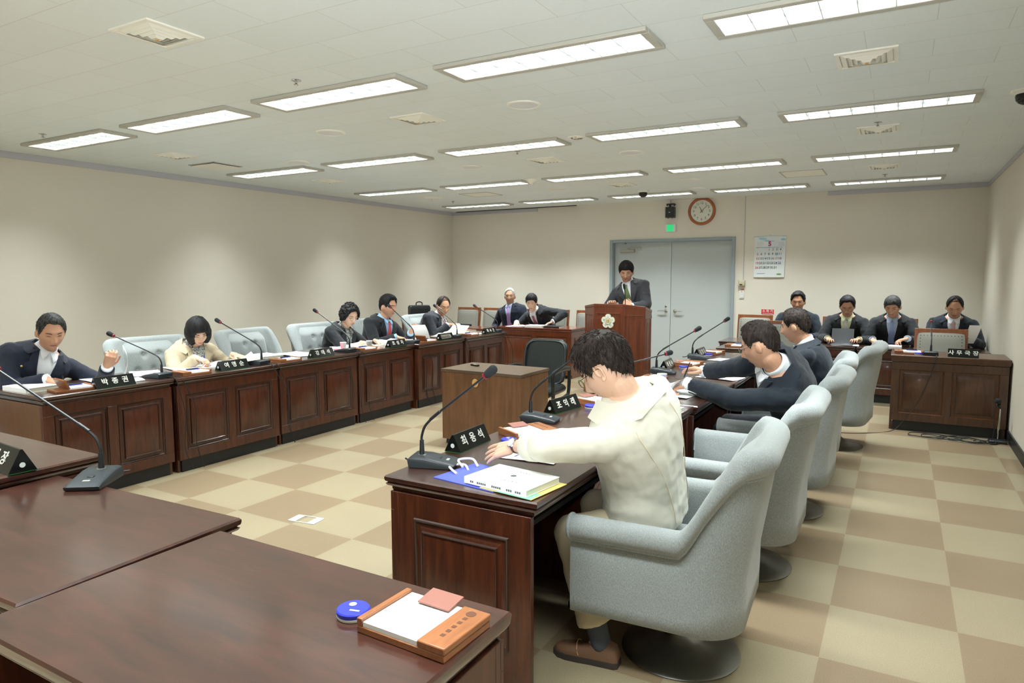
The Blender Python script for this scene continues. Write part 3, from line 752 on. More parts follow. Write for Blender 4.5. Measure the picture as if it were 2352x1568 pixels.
# desk by the right wall
desk('brown two-panel desk against the right wall with a microphone and name plate', 'desk', .97, .52, DH, (.435, 7.62, 0), 0, M['deskbrown'], style='inlay', mould=M['goldline'], top=M['deskbrown'], edge=[(.03, -.07), (.012, -.065), (.004, -.05), (.004, -.03), (0, -.02), (0, -.006), (.005, 0)])
# low tables along the right back
LOWE = [(.02, -.045), (.012, -.04), (.006, -.028), (.01, -.024), (0, -.018), (0, -.005), (.004, 0)]
lowl = ['low mahogany table before the empty wooden chair at the right back', 'low mahogany table in front of the man holding a grey folder', 'low mahogany table in front of the man with the light blue tie, right back', 'low table against the right wall in front of the man with the striped tie']
for i, (x0, x1) in enumerate(((-2.06, -1.28), (-1.27, -.44), (-.43, .23), (.24, .91))):
    desk(lowl[i], 'low_table', x1 - x0, .60, .66, ((x0 + x1) / 2, 9.13, 0), 0, M['deskred'], npan=1, edge=LOWE, group='low tables at the right back', cat='table')
desk('small low desk with a memo tray beyond the right row', 'desk', .80, .5, .70, (-1.42, 7.94, 0), 0, M['deskred'], npan=1, edge=LOWE)
# two cherry desks at the left back
desk('cherry wood desk in front of the two men at the left back', 'desk', 1.27, .60, .74, (-4.79, 9.05, 0), 0, M['cherry'], npan=2, top=M['cherrytop'], edge=LOWE, ends=(1, 2), mould=M['cherry'], plinth=.05)
desk('low brown desk in the left back corner with a folder on it', 'desk', 1.0, .50, .70, (-6.08, 8.95, 0), 0, M['cherry'], npan=1, top=M['cherrytop'], edge=LOWE, mould=M['cherry'])

# ------------------------------------------------------------------ podium
pd = empty('podium', 'tall cherry wood podium with a white and gold flower emblem', 'podium', (-3.17, 8.0, 0))
pl = [(-.19, 0), (.19, 0), (.41, .22), (.41, .46), (-.41, .46), (-.41, .22)]
def ring(sc, z): return [(x * sc, .23 + (y - .23) * sc, z - (.0 if y < .1 else (.035 if y < .3 else .085)) * (1 if z > 1 else 0)) for x, y in pl]
b = MB(); b.loft([ring(1.03, .0), ring(1.03, .09), ring(1.0, .10), ring(1.0, 1.13), ring(1.0, 1.135), ring(1.012, 1.14), ring(1.012, 1.168), ring(.99, 1.172)])
b.build('podium_body', M['podium'], pd, 25)
pf = MB()
def facet(p, q, v0=.2, v1=1.06, inn=.05):
    P = Vector((p[0], p[1], 0)); Q = Vector((q[0], q[1], 0)); U = (Q - P).normalized(); L = (Q - P).length; N = U.cross(Vector((0, 0, 1)))
    pf.frame(P, U, (0, 0, 1), N, .035, L - .035, v0, v1, .008, .006)
    if L > .3: pf.frame(P, U, (0, 0, 1), N, .09, L - .09, v0 + .06, v1 - .07, .006, -.003, .001)
    else: pf.frame(P, U, (0, 0, 1), N, .035 + inn, L - .035 - inn, v0 + .05, v1 - .05, .005, .004)
facet(pl[0], pl[1]); facet(pl[1], pl[2], v1=1.03); facet(pl[5], pl[0], v1=1.03); facet(pl[2], pl[3], v1=.98)
pf.build('podium_moulding', M['cherry'], pd, 30)
# emblem
em = MB(); EC = (.0, -.008, .955)
def petal(ang, sc=1.0, dep=0):
    pts = []
    for k in range(49):
        u = -1 + 2 * k / 48
        rr = .040 * math.sqrt(max(0, 1 - abs(u) ** 2.6)); bump = .0035 * abs(math.sin(k * PI / 8))
        pts.append((u * .041 * sc, (.050 + (rr + bump * 1.3) * sc)))
    pts = [(x, y) for x, y in pts] + [(.024, .036), (-.024, .036)]
    ca, sa = math.cos(ang), math.sin(ang)
    return [(EC[0] + x * ca - y * sa, EC[2] + x * sa + y * ca) for x, y in pts]
for k in range(5):
    for m_i, sc, y0, y1 in ((0, 1.0, 0, -.004), (1, .90, -.003, -.0065)):
        em.mi = m_i; P = petal(R(72 * k), sc)
        em.loft([[(x, y0, z) for x, z in P], [(x, y1, z) for x, z in P]])
for m_i, r_, y1 in ((0, .042, -.008), (1, .036, -.010)):
    em.mi = m_i; P = [(EC[0] + r_ * math.cos(2 * PI * k / 28), EC[2] + r_ * math.sin(2 * PI * k / 28)) for k in range(28)]
    em.loft([[(x, 0, z) for x, z in P], [(x, y1, z) for x, z in P]])
em.mi = 0
for k in range(5):
    a = R(72 * k + 90)
    for dx in (-.011, 0, .011):
        em.tube([(EC[0] + math.cos(a) * .046 - math.sin(a) * dx * .5, -.007, EC[2] + math.sin(a) * .046 + math.cos(a) * dx * .5), (EC[0] + math.cos(a) * .07 - math.sin(a) * dx, -.007, EC[2] + math.sin(a) * .07 + math.cos(a) * dx)], .0011, 5)
eo = em.build('emblem', [M['gold'], M['emblemwhite']], pd, 20, recalc=True)
text_mesh('emblem_character', '議', .052, M['gold'], pd, face_M((0, -.0105, .955), (1, 0, 0), (0, 0, 1)), bold=.0005)
pm_ = MB(); pm_.tube(crom([(.15, .20, 1.12), (.15, .20, 1.22), (.152, .17, 1.32), (.155, .15, 1.36)], 6), .006, 8)
pm_.build('podium_microphone_stem', M['black'], pd)
pm2 = MB(); pm2.caps((.155, .15, 1.36), (.155, .13, 1.41), .012, .017); pm2.build('podium_microphone_head', M['foam'], pd)
pm3 = MB(); pm3.lathe([(.03, 0), (.03, .01), (.012, .02)], 16, (.15, .20, 1.085)); pm3.build('podium_microphone_base', M['steel'], pd)

# ------------------------------------------------------------------ walnut box table + black chair + recorder
bx = empty('box_table', 'plain walnut laminate box table in the middle of the room', 'table', (-3.18, 5.0, 0), R(-1))
x = .42
MB().box(-x, x, 0, .52, .665, .69).build('box_top', M['walnuttop'], bx, bevel=.002)
MB().box(-x + .006, x - .006, .008, .026, .045, .665).build('box_front', M['walnut'], bx, bevel=.001)
for s in (-1, 1): MB().box(min(s * (x - .006), s * (x - .024)), max(s * (x - .006), s * (x - .024)), .027, .51, .045, .665).build('box_side', M['walnut'], bx, bevel=.001)
for s in (-1, 1):
    for yy in (.04, .46): MB().lathe([(.012, 0), (.02, .005), (.02, .03), (.014, .045)], 14, (s * (x - .05), yy, 0)).build('castor', M['black'], bx)
rec = empty('voice_recorder', 'small black voice recorder lying on the walnut box table', 'recorder', (-3.42, 5.30, .69), R(-20))
MB().rectstack(-.05, .05, -.015, .015, [(.002, 0), (0, .004), (0, .012), (.003, .015)]).build('recorder_body', M['blackgloss'], rec)
MB().box(-.02, .02, -.008, .008, .015, .0158).build('recorder_screen', M['silver'], rec, smooth=0)
dg = empty('tan_tag', 'round tan disc stuck on the front of the walnut box table', 'tag', (-3.225, 5.0, .585))
MB().ell((0, 0, 0), .033, .004, .038, 24, 10).build('disc', M['tan'], dg)

bc = empty('black_chair', 'black leather conference chair with loop arms behind the walnut box table', 'chair', (-3.10, 5.92, 0), R(4))
def bback(u, v):
    xx = (u - .5) * 2; w = .235 * (1 - .10 * (1 - v)); z = .44 + v * .42
    return (xx * w, .20 + .10 * v + .03 * (1 - xx * xx), z)
bk = MB()
rings = []
for i in range(11):
    v = i / 10; z = .42 + v * .46; wv = .235 - .02 * (1 - v); 
    cr = .07; inset = 0
    if z > .88 - cr: q = (z - (.88 - cr)) / cr; inset = cr * (1 - math.sqrt(max(0, 1 - q * q)))
    if z < .42 + cr: q = ((.42 + cr) - z) / cr; inset = cr * (1 - math.sqrt(max(0, 1 - q * q)))
    y = .20 + .09 * v; hw_ = max(wv - inset, .01); th_ = .028
    rings.append([(math.copysign(abs(math.cos(a)) ** .35, math.cos(a)) * hw_, y + math.copysign(abs(math.sin(a)) ** .7, math.sin(a)) * th_ , z) for a in [2 * PI * k / 32 for k in range(32)]])
bk.loft(rings); bo = bk.build('backrest', M['blackleather'], bc, 60)
pp = []
for k in range(41):
    a = 2 * PI * k / 40
    pp.append((math.copysign(abs(math.cos(a)) ** .45, math.cos(a)) * .222, .225 + .055 * math.sin(a) - .012, .65 + math.copysign(abs(math.sin(a)) ** .45, math.sin(a)) * .215))
MB().tube(pp, .012, 8).build('back_rim', M['blackleather'], bc, 60)
MB().rectstack(-.24, .24, -.24, .22, [(.03, .36), (.0, .38), (.0, .42), (.03, .45)]).build('seat', M['blackleather'], bc, 60, bevel=.015)
for s in (-1, 1):
    a = [(s * .27, .22, .60), (s * .275, .05, .62), (s * .275, -.18, .61), (s * .275, -.235, .57), (s * .27, -.21, .42), (s * .265, -.19, .34), (s * .26, -.10, .32), (s * .26, .16, .33), (s * .265, .21, .38), (s * .27, .22, .60)]
    MB().tube(crom(a, 5), .017, 8, flat=1.5).build('arm', M['blackleather'], bc, 60)
MB().tube([(0, 0, .07), (0, 0, .36)], [.03, .025], 12).build('column', M['chrome'], bc)
lg = MB()
for k in range(5):
    a = 2 * PI * k / 5; lg.tube([(0, 0, .09), (math.cos(a) * .26, math.sin(a) * .26, .06)], [.025, .014], 8); lg.ell((math.cos(a) * .27, math.sin(a) * .27, .028), .02, .02, .028)
lg.build('star_base', M['black'], bc)

# ------------------------------------------------------------------ grey upholstered armchair
def make_armchair():
    t = empty('armchair', None, 'armchair')
    W, F, Bk, cr = .315, -.35, .24, .12       # half width, front y (front looks -Y), back y, corner radius
    path = []
    for k in range(25): path.append((-W, F + (Bk - cr - F) * k / 24, (-1, 0)))
    for k in range(1, 9):
        a = PI - (PI / 2) * k / 8; path.append((-W + cr + cr * math.cos(a), Bk - cr + cr * math.sin(a), (math.cos(a), math.sin(a))))
    for k in range(1, 12): path.append((-W + cr + (2 * W - 2 * cr) * k / 12, Bk, (0, 1)))
    for k in range(0, 9):
        a = PI / 2 - (PI / 2) * k / 8; path.append((W - cr + cr * math.cos(a), Bk - cr + cr * math.sin(a), (math.cos(a), math.sin(a))))
    for k in range(1, 25): path.append((W, Bk - cr - (Bk - cr - F) * k / 24, (1, 0)))
    def ht(y): return .625 + .315 * sst(.055, .195, y)
    sh = MB(); rings = []; pipe = []; crease = []
    for (x, y, nn) in path:
        n = Vector((nn[0], nn[1], 0)); c = Vector((x, y, 0)); H = ht(y)
        lean = .08 * (H - .625) / .315
        dirn = Vector((0, 1, 0)) * lean + Vector((nn[0] * .03, 0, 0)) * (H - .625) / .315
        prof = []
        def P(o, z): return c + n * o + Vector((0, 0, z)) + dirn * max(0, (z - .45) / (H - .45)) * 1.0
        k2 = sst(.60, .90, H)
        ro = .048 + .004 * k2
        prof += [P(-.03, .255), P(.02, .240), P(.035, .250)]
        zz = H - 1.95 * ro
        for q in range(1, 6): prof.append(P(.035 + .003 * math.sin(PI * q / 6), .250 + (zz - .250) * q / 6))
        prof.append(P(.026, zz + .004))
        ce = P(.020 - .008 * k2, H - ro)
        for q in range(11):
            a = R(-52 + 227 * q / 10)
            pt = ce + n * (ro * math.cos(a)) * 1.0 + Vector((0, 0, ro * math.sin(a))); prof.append(pt)
        prof += [P(-.045 - .03 * k2, H - 2.4 * ro), P(-.05 - .035 * k2, H * .55 + .1), P(-.05, .44)]
        rings.append([tuple(p) for p in prof])
        pipe.append(P(.040, zz + .003)); 
    sh.loft(rings); shell = sh.build('shell', M['chairgrey'], t, 70)
    pr = MB(); pr.tube([tuple(p) for p in pipe], .0075, 8); 
    fr_ = []
    for side in (0, -1):
        pts = rings[side][:]; pr.tube(pts[8:21], .005, 6)
    pr.build('piping', M['piping'], t, 70)
    # front faces of the arms
    for s in (-1, 1):
        MB().ell((s * (W + .02), F - .004, .578), .050, .014, .052, 18, 8).build('arm_scroll', M['chairgrey'], t, 70)
    # seat box + cushion
    MB().rectstack(-.275, .275, F + .01, Bk - .02, [(.02, .235), (0, .245), (0, .33), (.01, .34)]).build('seat_base', M['chairgrey'], t, 60, bevel=.01)
    cu = MB(); cu.rectstack(-.262, .262, F - .015, .20, [(.03, .335), (.006, .35), (0, .37), (0, .41), (.008, .43), (.03, .445), (.08, .452)]); cu.build('seat_cushion', M['chairgrey'], t, 60, bevel=.012)
    # tufted inner back
    BT = [(-.115, .60), (.0, .60), (.115, .60), (-.115, .76), (0.0, .76), (.115, .76)]
    BT = [(-.07, .79), (.07, .79), (-.14, .66), (.0, .66), (.14, .66), (-.07, .54), (.07, .54)]
    def inner(u, v):
        xx = (u - .5) * 2; z = .42 + v * .475
        x = xx * (.275 - .02 * v); lean = .08 * max(0, (z - .5) / .4)
        y = .155 + lean + .02 * abs(xx) ** 6 + .035 * sst(.82, 1, v)
        puff = .038 * (1 - abs(xx) ** 4) * (1 - (2 * v - 1) ** 6)
        for bxx, bz in BT:
            dd = math.hypot(x - bxx, z - bz); puff -= .024 * math.exp(-(dd / .024) ** 2) + .006 * math.exp(-(dd / .06) ** 2)
        return (x, y - puff, z)
    inn = MB(); inn.slab(lambda u, v: inner(u, v), 44, 40, -.055); inn.build('back_cushion', M['chairgrey'], t, 80)
    for bxx, bz in BT:
        v = (bz - .42) / .475; u = .5 + bxx / (2 * (.275 - .02 * v)); p = inner(u, v)
        MB().ell((p[0], p[1] - .004, p[2]), .012, .006, .012, 12, 6).build('button', M['piping'], t, 80)
    MB().lathe([(.235, 0), (.238, .006), (.23, .012), (.16, .026), (.09, .045), (.055, .075), (.042, .115), (.04, .125)], 48).build('pedestal', M['darksteel'], t, 60)
    MB().tube([(0, 0, .12), (0, 0, .245)], .036, 20).build('column', M['steel'], t, 60)
    return t
ac = make_armchair()
# (x, y, heading the chair faces in degrees, label)
CH = [(-.72, 2.66, 180 + 3, 'grey upholstered swivel armchair in the right foreground, under the man in the white jacket'),
      (-.66, 3.66, 180, 'empty grey swivel armchair behind the white-jacketed man, right row'),
      (-.60, 4.68, 180 - 2, 'grey swivel armchair with a high wing back under the man with glasses, right row'),
      (-.62, 5.62, 180 + 2, 'grey swivel armchair behind the second suited man of the right row'),
      (-.46, 6.72, 180 - 6, 'empty grey swivel armchair at the far end of the right row'),
      (-5.76, 2.44, 0, 'grey tufted armchair behind the man in the navy jacket, cut by the left photo edge'),
      (-5.74, 3.72, -6, 'grey tufted armchair left of the woman in the beige jacket'),
      (-5.74, 4.84, 4, 'empty grey tufted armchair right of the woman in the beige jacket'),
      (-5.74, 5.78, -5, 'grey tufted armchair behind the woman in black'),
      (-5.74, 6.84, 0, 'grey tufted armchair behind the man with the red tie'),
      (-5.74, 7.83, 0, 'grey tufted armchair behind the man with the patterned tie')]
for i, (x, y, a, lb) in enumerate(CH):
    # chair front is local -Y; heading a: 0 => faces +x
    rz = R(a + 90)
    o = ac if i == 0 else dup(ac, (0, 0, 0), 0)
    o.location = (x, y, 0); o.rotation_euler = (0, 0, rz); o['label'] = lb; o.scale = (1, 1, 1.04 if a < 90 else 1.0); o['category'] = 'armchair'; o['group'] = 'grey upholstered armchairs'

# ------------------------------------------------------------------ wooden chairs with grey leather backs (front looks -Y)
def make_woodchair():
    t = empty('wooden_chair', None, 'chair')
    zt = .96; hw = .24
    f = MB()
    for s in (-1, 1):
        a, b = (s * hw, s * (hw - .035))
        f.loft([[(min(a, b), .18, .0), (max(a, b), .18, 0), (max(a, b), .215, 0), (min(a, b), .215, 0)], [(min(a, b), .18, .45), (max(a, b), .18, .45), (max(a, b), .215, .45), (min(a, b), .215, .45)], [(min(a, b), .25, zt), (max(a, b), .25, zt), (max(a, b), .28, zt), (min(a, b), .28, zt)]])
    f.loft([[(-hw + .035, .238, zt - .055), (hw - .035, .238, zt - .055), (hw - .035, .272, zt - .055), (-hw + .035, .272, zt - .055)], [(-hw + .035, .248, zt), (hw - .035, .248, zt), (hw - .035, .28, zt), (-hw + .035, .28, zt)]])
    f.box(-hw + .035, hw - .035, .185, .215, .50, .54)
    f.build('back_frame', M['chairwood'], t, 30, bevel=.003)
    def bp(u, v):
        x = (u - .5) * 2; y = .192 + .05 * v - .018 * (1 - x ** 6) * (1 - (2 * v - 1) ** 6)
        return (x * (hw - .036), y, .54 + v * (zt - .055 - .54))
    MB().slab(bp, 16, 12, .03).build('back_pad', M['leather'], t, 60)
    sb = MB()
    n = 12
    for k in range(n + 1):
        u = .05 + .9 * k / n
        for v in (.955,):
            p = bp(u, v); sb.ell((p[0], p[1] - .031, p[2]), .0055, .004, .0055, 8, 4)
    for k in range(1, 11):
        v = .955 * k / 11
        for u in (.045, .955):
            p = bp(u, v); sb.ell((p[0], p[1] - .031, p[2]), .0055, .004, .0055, 8, 4)
    sb.build('studs', M['stud'], t)
    for s in (-1, 1):
        MB().box(min(s * hw, s * (hw - .035)), max(s * hw, s * (hw - .035)), -.24, -.205, 0, .42).build('leg', M['chairwood'], t, 30, bevel=.003)
        MB().box(min(s * hw, s * (hw - .03)), max(s * hw, s * (hw - .03)), -.205, .18, .37, .42).build('seat_rail', M['chairwood'], t, 30, bevel=.003)
    MB().box(-hw + .035, hw - .035, -.235, -.21, .37, .42).build('seat_rail', M['chairwood'], t, 30, bevel=.003)
    MB().rectstack(-hw + .01, hw - .01, -.245, .175, [(.01, .42), (0, .43), (0, .45), (.02, .47), (.06, .475)]).build('seat_pad', M['leather'], t, 60, bevel=.006)
    return t
wc = make_woodchair()
WCH = [(-6.72, 'leftmost wooden chair with grey leather back in the back row'), (-6.17, 'second wooden chair from the left in the back row, beside the white-haired man'), (-5.60, 'wooden chair hidden behind the white-haired man'), (-4.985, 'wooden chair right behind the leaning man at the left back'), (-4.37, 'wooden chair just left of the podium, partly hidden by it'),
       (-1.80, 'empty wooden chair with grey leather back under the red Korean sticker'), (-1.22, 'wooden chair behind the half-hidden man at the right back'), (-.67, 'wooden chair behind the man holding a grey folder'), (-.02, 'wooden chair behind the man with the light blue tie'), (.60, 'wooden chair behind the man with the striped tie by the right wall')]
for i, (x, lb) in enumerate(WCH):
    o = wc if i == 0 else dup(wc, (0, 0, 0), 0)
    o.location = (x, 9.99, 0); o['label'] = lb; o['category'] = 'chair'; o['group'] = 'wooden chairs along the back wall'
o = dup(wc, (.395, 8.22, 0), R(0), 'wooden chair with studded grey leather back at the desk by the right wall'); o['group'] = 'wooden chairs at front desks'
o = dup(wc, (-1.24, 8.75, 0), R(0), 'grey leather backed wooden chair left of the second suited man of the right row'); o['group'] = 'wooden chairs at front desks'

# ------------------------------------------------------------------ microphones
def mic(label, base, head, rz, z=DH, cabs=None, name='desk_microphone', grp='gooseneck desk microphones'):
    """rz: direction (deg) of the wedge's low end; head: world position of the foam head"""
    t = empty(name, label, 'microphone', (base[0], base[1], z), R(rz), grp)
    b = MB()
    pr_ = [(-.085, 0), (.105, 0), (.11, .012), (.085, .02), (-.02, .038), (-.08, .040), (-.09, .03)]
    # wedge outline in (y,z), swept over x with rounded edges
    rings = []
    for xx, k in ((-.062, .80), (-.058, .95), (-.045, 1.0), (.045, 1.0), (.058, .95), (.062, .80)):
        rings.append([(xx, y * (.97 if k < 1 else 1), .004 + zz * k if zz > 0 else .002) for y, zz in pr_])
    b.loft(rings); b.build('mic_base', M['micgrey'], t, 50)
    MB().lathe([(.02, .036), (.021, .041), (.014, .044), (.008, .044)], 20, (0, -.045, 0)).build('mic_collar', M['steel'], t)
    bt = MB(); bt.box(-.012, .012, .025, .04, .030, .035); bt.build('mic_button', M['black'], t, bevel=.002)
    MB().box(-.012, .012, .062, .074, .0245, .0285).build('mic_badge', M['silver'], t, smooth=0)
    Mi = (Matrix.Translation((base[0], base[1], z)) @ Matrix.Rotation(R(rz), 4, 'Z')).inverted()
    H = Mi @ Vector(head); S = Vector((0, -.045, .044))
    d = (H - Vector((0, -.045, .15))); dn = d.normalized()
    k1 = S + Vector((0, 0, .075)); k2 = S + Vector((0, 0, .105)) + dn * .02; k3 = S + Vector((0, 0, .115)) + dn * .065
    g = MB(); low = crom([S, S + Vector((0, 0, .05)), k1, k2, k3], 6)
    g.tube([S, S + Vector((0, 0, .06))], [.011, .0085], 10)
    g.tube(low, .0055, 8); g.tube([k3 - dn * .01, k3 + dn * .05, k3 + dn * .052, H], [.0068, .0068, .005, .005], 8)
    g.build('gooseneck', M['black'], t)
    MB().tube([H - dn * .006, H + dn * .002], [.0125, .0150], 12).build('mic_ring', M['redring'], t)
    MB().caps(H + dn * .014, H + dn * .042, .0165, .0185, 16, 5).build('windscreen', M['foam'], t)
    if cabs:
        for c in cabs:
            MB().tube(crom([tuple(Mi @ Vector(p)) for p in c], 6), .0034, 6).build('mic_cable', M['cable'], t)
    else:
        MB().tube(crom([(0, -.085, .02), (-.01, -.11, .012), (-.04, -.125, .006), (-.06, -.14, .004)], 6), .004, 6).build('mic_cable', M['cable'], t)
    return t
def Lc(y, dx1=.0, dx2=.06, zb=.02, x0=-4.8, r_=.0):
    xf = x0 + .022
    a = [(x0 - .17, y, DH + .02), (x0 - .08, y + .02, DH + .008), (x0 - .005, y + .03, DH + .006), (xf, y + .04, DH - .05), (xf + .006, y + .06 + dx1, .45), (xf + .01, y + .04 + dx1, .2), (xf + .02, y + .10 + dx1, zb)]
    b_ = [(x0 - .17, y + .02, DH + .02), (x0 - .07, y + .06, DH + .008), (x0 - .005, y + .08, DH + .006), (xf, y + .10, DH - .05), (xf + .006, y + .13 + dx2, .5), (xf + .012, y + .12 + dx2, .22), (xf + .03, y + .16 + dx2 + r_, zb)]
    return [a, b_]
LM = [(3.17, (-5.28, 3.03, 1.072), 'with the tilted head, left of the woman in the beige jacket'), (4.09, (-5.27, 3.98, 1.118), 'right of the woman in the beige jacket'), (5.20, (-5.26, 5.14, 1.152), 'left of the woman in black'),
      (6.23, (-5.22, 6.27, 1.155), 'in front of the man with the red tie'), (7.05, (-5.20, 7.15, 1.123), 'in front of the man with the patterned tie'), (8.01, (-5.20, 8.10, 1.09), 'at the far end of the left row near the back desks')]
lmx = [-4.96, -4.93, -4.93, -4.90, -4.86, -4.84]
for i, (y, h, lb) in enumerate(LM):
    mic('black gooseneck desk microphone ' + lb, (lmx[i], y), h, 90 + 5, cabs=Lc(y, (.03, .12, .1, .06, .05, .05)[i], (.05, .05, -.1, .1, .06, .1)[i], x0=LX[min(i, 5)]))
mic('black gooseneck desk microphone at the near end of the right row, closest complete one', (-1.655, 2.235), (-1.40, 2.245, 1.140), -72)
mic('black gooseneck desk microphone whose head is hidden by the hair of the white-jacketed man', (-1.665, 3.21), (-1.42, 3.24, 1.14), -78)
mic('black gooseneck desk microphone lowest of the three beyond the white-jacketed man', (-1.62, 4.24), (-1.40, 4.62, .985), -80)
mic('black gooseneck desk microphone beside the paper cup on the right row', (-1.63, 5.29), (-1.41, 5.42, 1.088), -80)
mic('black gooseneck desk microphone farthest along the right row', (-1.63, 6.38), (-1.42, 6.51, 1.10), -80)
mic('black gooseneck desk microphone at the left edge of the photo on the foreground desk', (-2.61, 1.40), (-3.14, 1.33, 1.16), 215, z=DH + .006)
mic('black gooseneck desk microphone on the brown desk by the right wall', (.285, 7.75), (.285, 8.02, 1.06), 0, cabs=[[(.32, 7.66, .76), (.33, 7.615, .758), (.325, 7.595, .70), (.27, 7.60, .5), (.20, 7.60, .3), (.08, 7.58, .1), (-.02, 7.53, .006), (-.25, 7.30, .005), (-.48, 7.22, .005), (-.8, 7.3, .005)]])

# ------------------------------------------------------------------ name plates
def plate(label, txt, c, rz, L=.27, z=DH, both=True, sc=1.0, sp=1.25, wrap=False, size=.05):
    t = empty('name_plate', label, 'name plate', (c[0], c[1], z), R(rz), 'black triangular name plates')
    h, dd = .078 * sc, .042 * sc
    tri = [(-dd, .003), (dd, .003), (.004, h), (-.004, h)]
    MB().loft([[(-L / 2, y, zz) for y, zz in tri], [(L / 2, y, zz) for y, zz in tri]]).build('plate_body', M['blackgloss'], t, 20)
    MB().box(-L / 2, L / 2, -dd, dd, 0, .003).build('plate_foot', M['greenedge'], t, smooth=0)
    for s in ((-1, 1) if both else (-1,)):
        n = Vector((0, s * h, dd)).normalized()
        O = Vector((0, s * (dd / 2 + .002), h * .5 + .0015)) + n * .0014
        X = Vector((1, 0, 0)) if s < 0 else Vector((-1, 0, 0)); Y = n.cross(X)
        if wrap and s < 0:
            text_mesh('plate_lettering', txt, size, M['silver'], t, face_M(O + Vector((.07, 0, 0)), X, Y), bold=.0012)
            def film(u, v):
                p = O + X * ((u - .65) * .19) + Y * ((v - .5) * .06) + n * (.004 + .010 * noise.noise(Vector((u * 5, v * 3, 1))))
                return tuple(p)
            MB().slab(film, 14, 6, .001).build('crumpled_foil', M['steel'], t, 60)
        else:
            text_mesh('plate_lettering', txt, size, M['silver'], t, face_M(O, X, Y), bold=.0012, spacing=sp)
    for s in (-1, 1):
        dk = MB(); dk.M = Matrix.Translation((s * L / 2, 0, .03)) @ Matrix.Rotation(R(90), 4, 'Y'); dk.lathe([(.010, -.001), (.010, .001)], 16); dk.build('end_sticker', M['emblemwhite'], t)
    return t
LP = [(-4.845, 2.76, '박 종 권', 'name plate before the man in the navy jacket, left row'), (-4.86, 3.77, '여 명 순', 'name plate before the woman in the beige jacket'), (-4.855, 4.78, '강 태 석', 'name plate before the empty armchair of the left row'),
      (-4.82, 5.87, '조 성 자', 'name plate before the man with the red tie'), (-4.82, 6.80, '식', 'name plate half covered by crumpled foil before the man with the patterned tie'), (-4.80, 7.80, '최 수 근', 'name plate at the far end of the left row')]
for i, (x, y, s, lb) in enumerate(LP):
    plate('black triangular ' + lb, s, (x, y), 90, L=.28, wrap=(i == 4))
RP = [(-1.70, 2.575, '최 용 석', 'name plate in front of the hand of the white-jacketed man'), (-1.68, 3.545, '조 익 래', 'name plate second from the near end of the right row'), (-1.67, 5.56, '이 상 수', 'name plate beside the paper cup on the right row'), (-1.66, 6.60, '김 영 철', 'name plate farthest along the right row'), (-1.70, 4.52, '박 경 수', 'name plate hidden beyond the head of the white-jacketed man')]
for i, (x, y, s, lb) in enumerate(RP[:4]):
    plate('black triangular ' + lb, s, (x, y), 90 + (2, -8, 4, 0)[i], L=.27)
plate('black triangular name plate cut by the left edge of the photo', '위 원 장', (-3.015, 1.275), 0 - 4, L=.34, z=DH + .045, sc=1.15, size=.055)
plate('black name plate with four silver characters on the desk by the right wall', '사 무 국 장', (.545, 7.685), 0, L=.245, z=DH, size=.05, sp=1.1)

# ------------------------------------------------------------------ memo trays, caps, cups, papers, books
def tray(label, c, rz, z=DH, lid=0, tab=True, pen=False):
    t = empty('memo_tray', label, 'memo tray', (c[0], c[1], z), R(rz), 'wooden memo trays')
    b = MB(); b.box(-.12, .12, -.085, .085, 0, .016); b.box(-.12, -.105, -.085, .085, .016, .034); b.build('tray_base', M['traywood'], t, 30, bevel=.002)
    MB().box(-.103, .048, -.083, .083, .0165, .027).build('paper_pad', M['paper'], t, smooth=0)
    l = MB(); l.M = Matrix.Translation((.05, 0, .0165)) @ Matrix.Rotation(R(-lid), 4, 'Y')
    l.box(0, .072, -.086, .086, 0, .016); lo = l.build('tray_lid', M['traywood'], t, 30, bevel=.003)
    e = MB(); e.M = l.M @ Matrix.Translation((.036, 0, .0162))
    e.lathe([(.012, 0), (.012, .0004)], 12, (0, .06, 0))
    for k in range(5): e.box(-.005, .005, .032 - k * .02, .042 - k * .02, 0, .0004)
    e.build('engraving', M['engrave'], lo, smooth=0)
    if tab:
        q = MB(); q.M = Matrix.Translation((-.01, .075, .034)) @ Matrix.Rotation(R(8), 4, 'X'); q.box(-.045, .045, -.03, .03, 0, .004); q.build('leather_tab', M['brownplate'], t, bevel=.001)
    if pen:
        q = MB(); q.M = Matrix.Translation((-.03, -.03, .028)); q.box(-.05, .05, -.02, .008, 0, .005); q.build('blue_pen_case', M['blue'], t, bevel=.001)
        q = MB(); q.tube([(-.07, -.028, .038), (.03, -.026, .038)], .0045, 8); q.build('pen', M['blackgloss'], t)
    return t
tray('wooden memo tray with white pad on the bottom left foreground desk', (-.885, 1.155), 10 - 12, tab=True)
tray('wooden memo tray with a raised lid before the man in the navy jacket', (-4.93, 2.52), -97, lid=65, tab=False, pen=True)
tray('closed-lid wooden memo tray between the first two microphones of the left row', (-4.905, 3.42), -95, tab=False, pen=True)
tray('wooden memo tray just left of the third name plate of the left row', (-4.885, 4.36), -95, tab=False, pen=True)
tray('wooden memo tray under the forearm of the woman in black', (-4.89, 5.41), -95, tab=False, pen=True)
tray('wooden memo tray with a raised lid before the man with the red tie', (-4.84, 6.42), -100, lid=60, tab=False, pen=True)
tray('wooden memo tray before the man with the patterned tie', (-4.86, 7.38), -95, tab=False, pen=True)
tray('wooden memo tray beside the wristwatch of the white-jacketed man', (-1.57, 2.91), 60, tab=True)
tray('wooden memo tray under the chin of the white-jacketed man', (-1.60, 3.86), 70, tab=True)
tray('wooden memo tray left of the paper cup on the right row', (-1.58, 4.84), 80, tab=False)
tray('wooden memo tray beyond the third name plate of the right row', (-1.57, 5.85), 80, tab=True)
tray('wooden memo tray at the far end of the right row', (-1.60, 6.83), 80, tab=False)
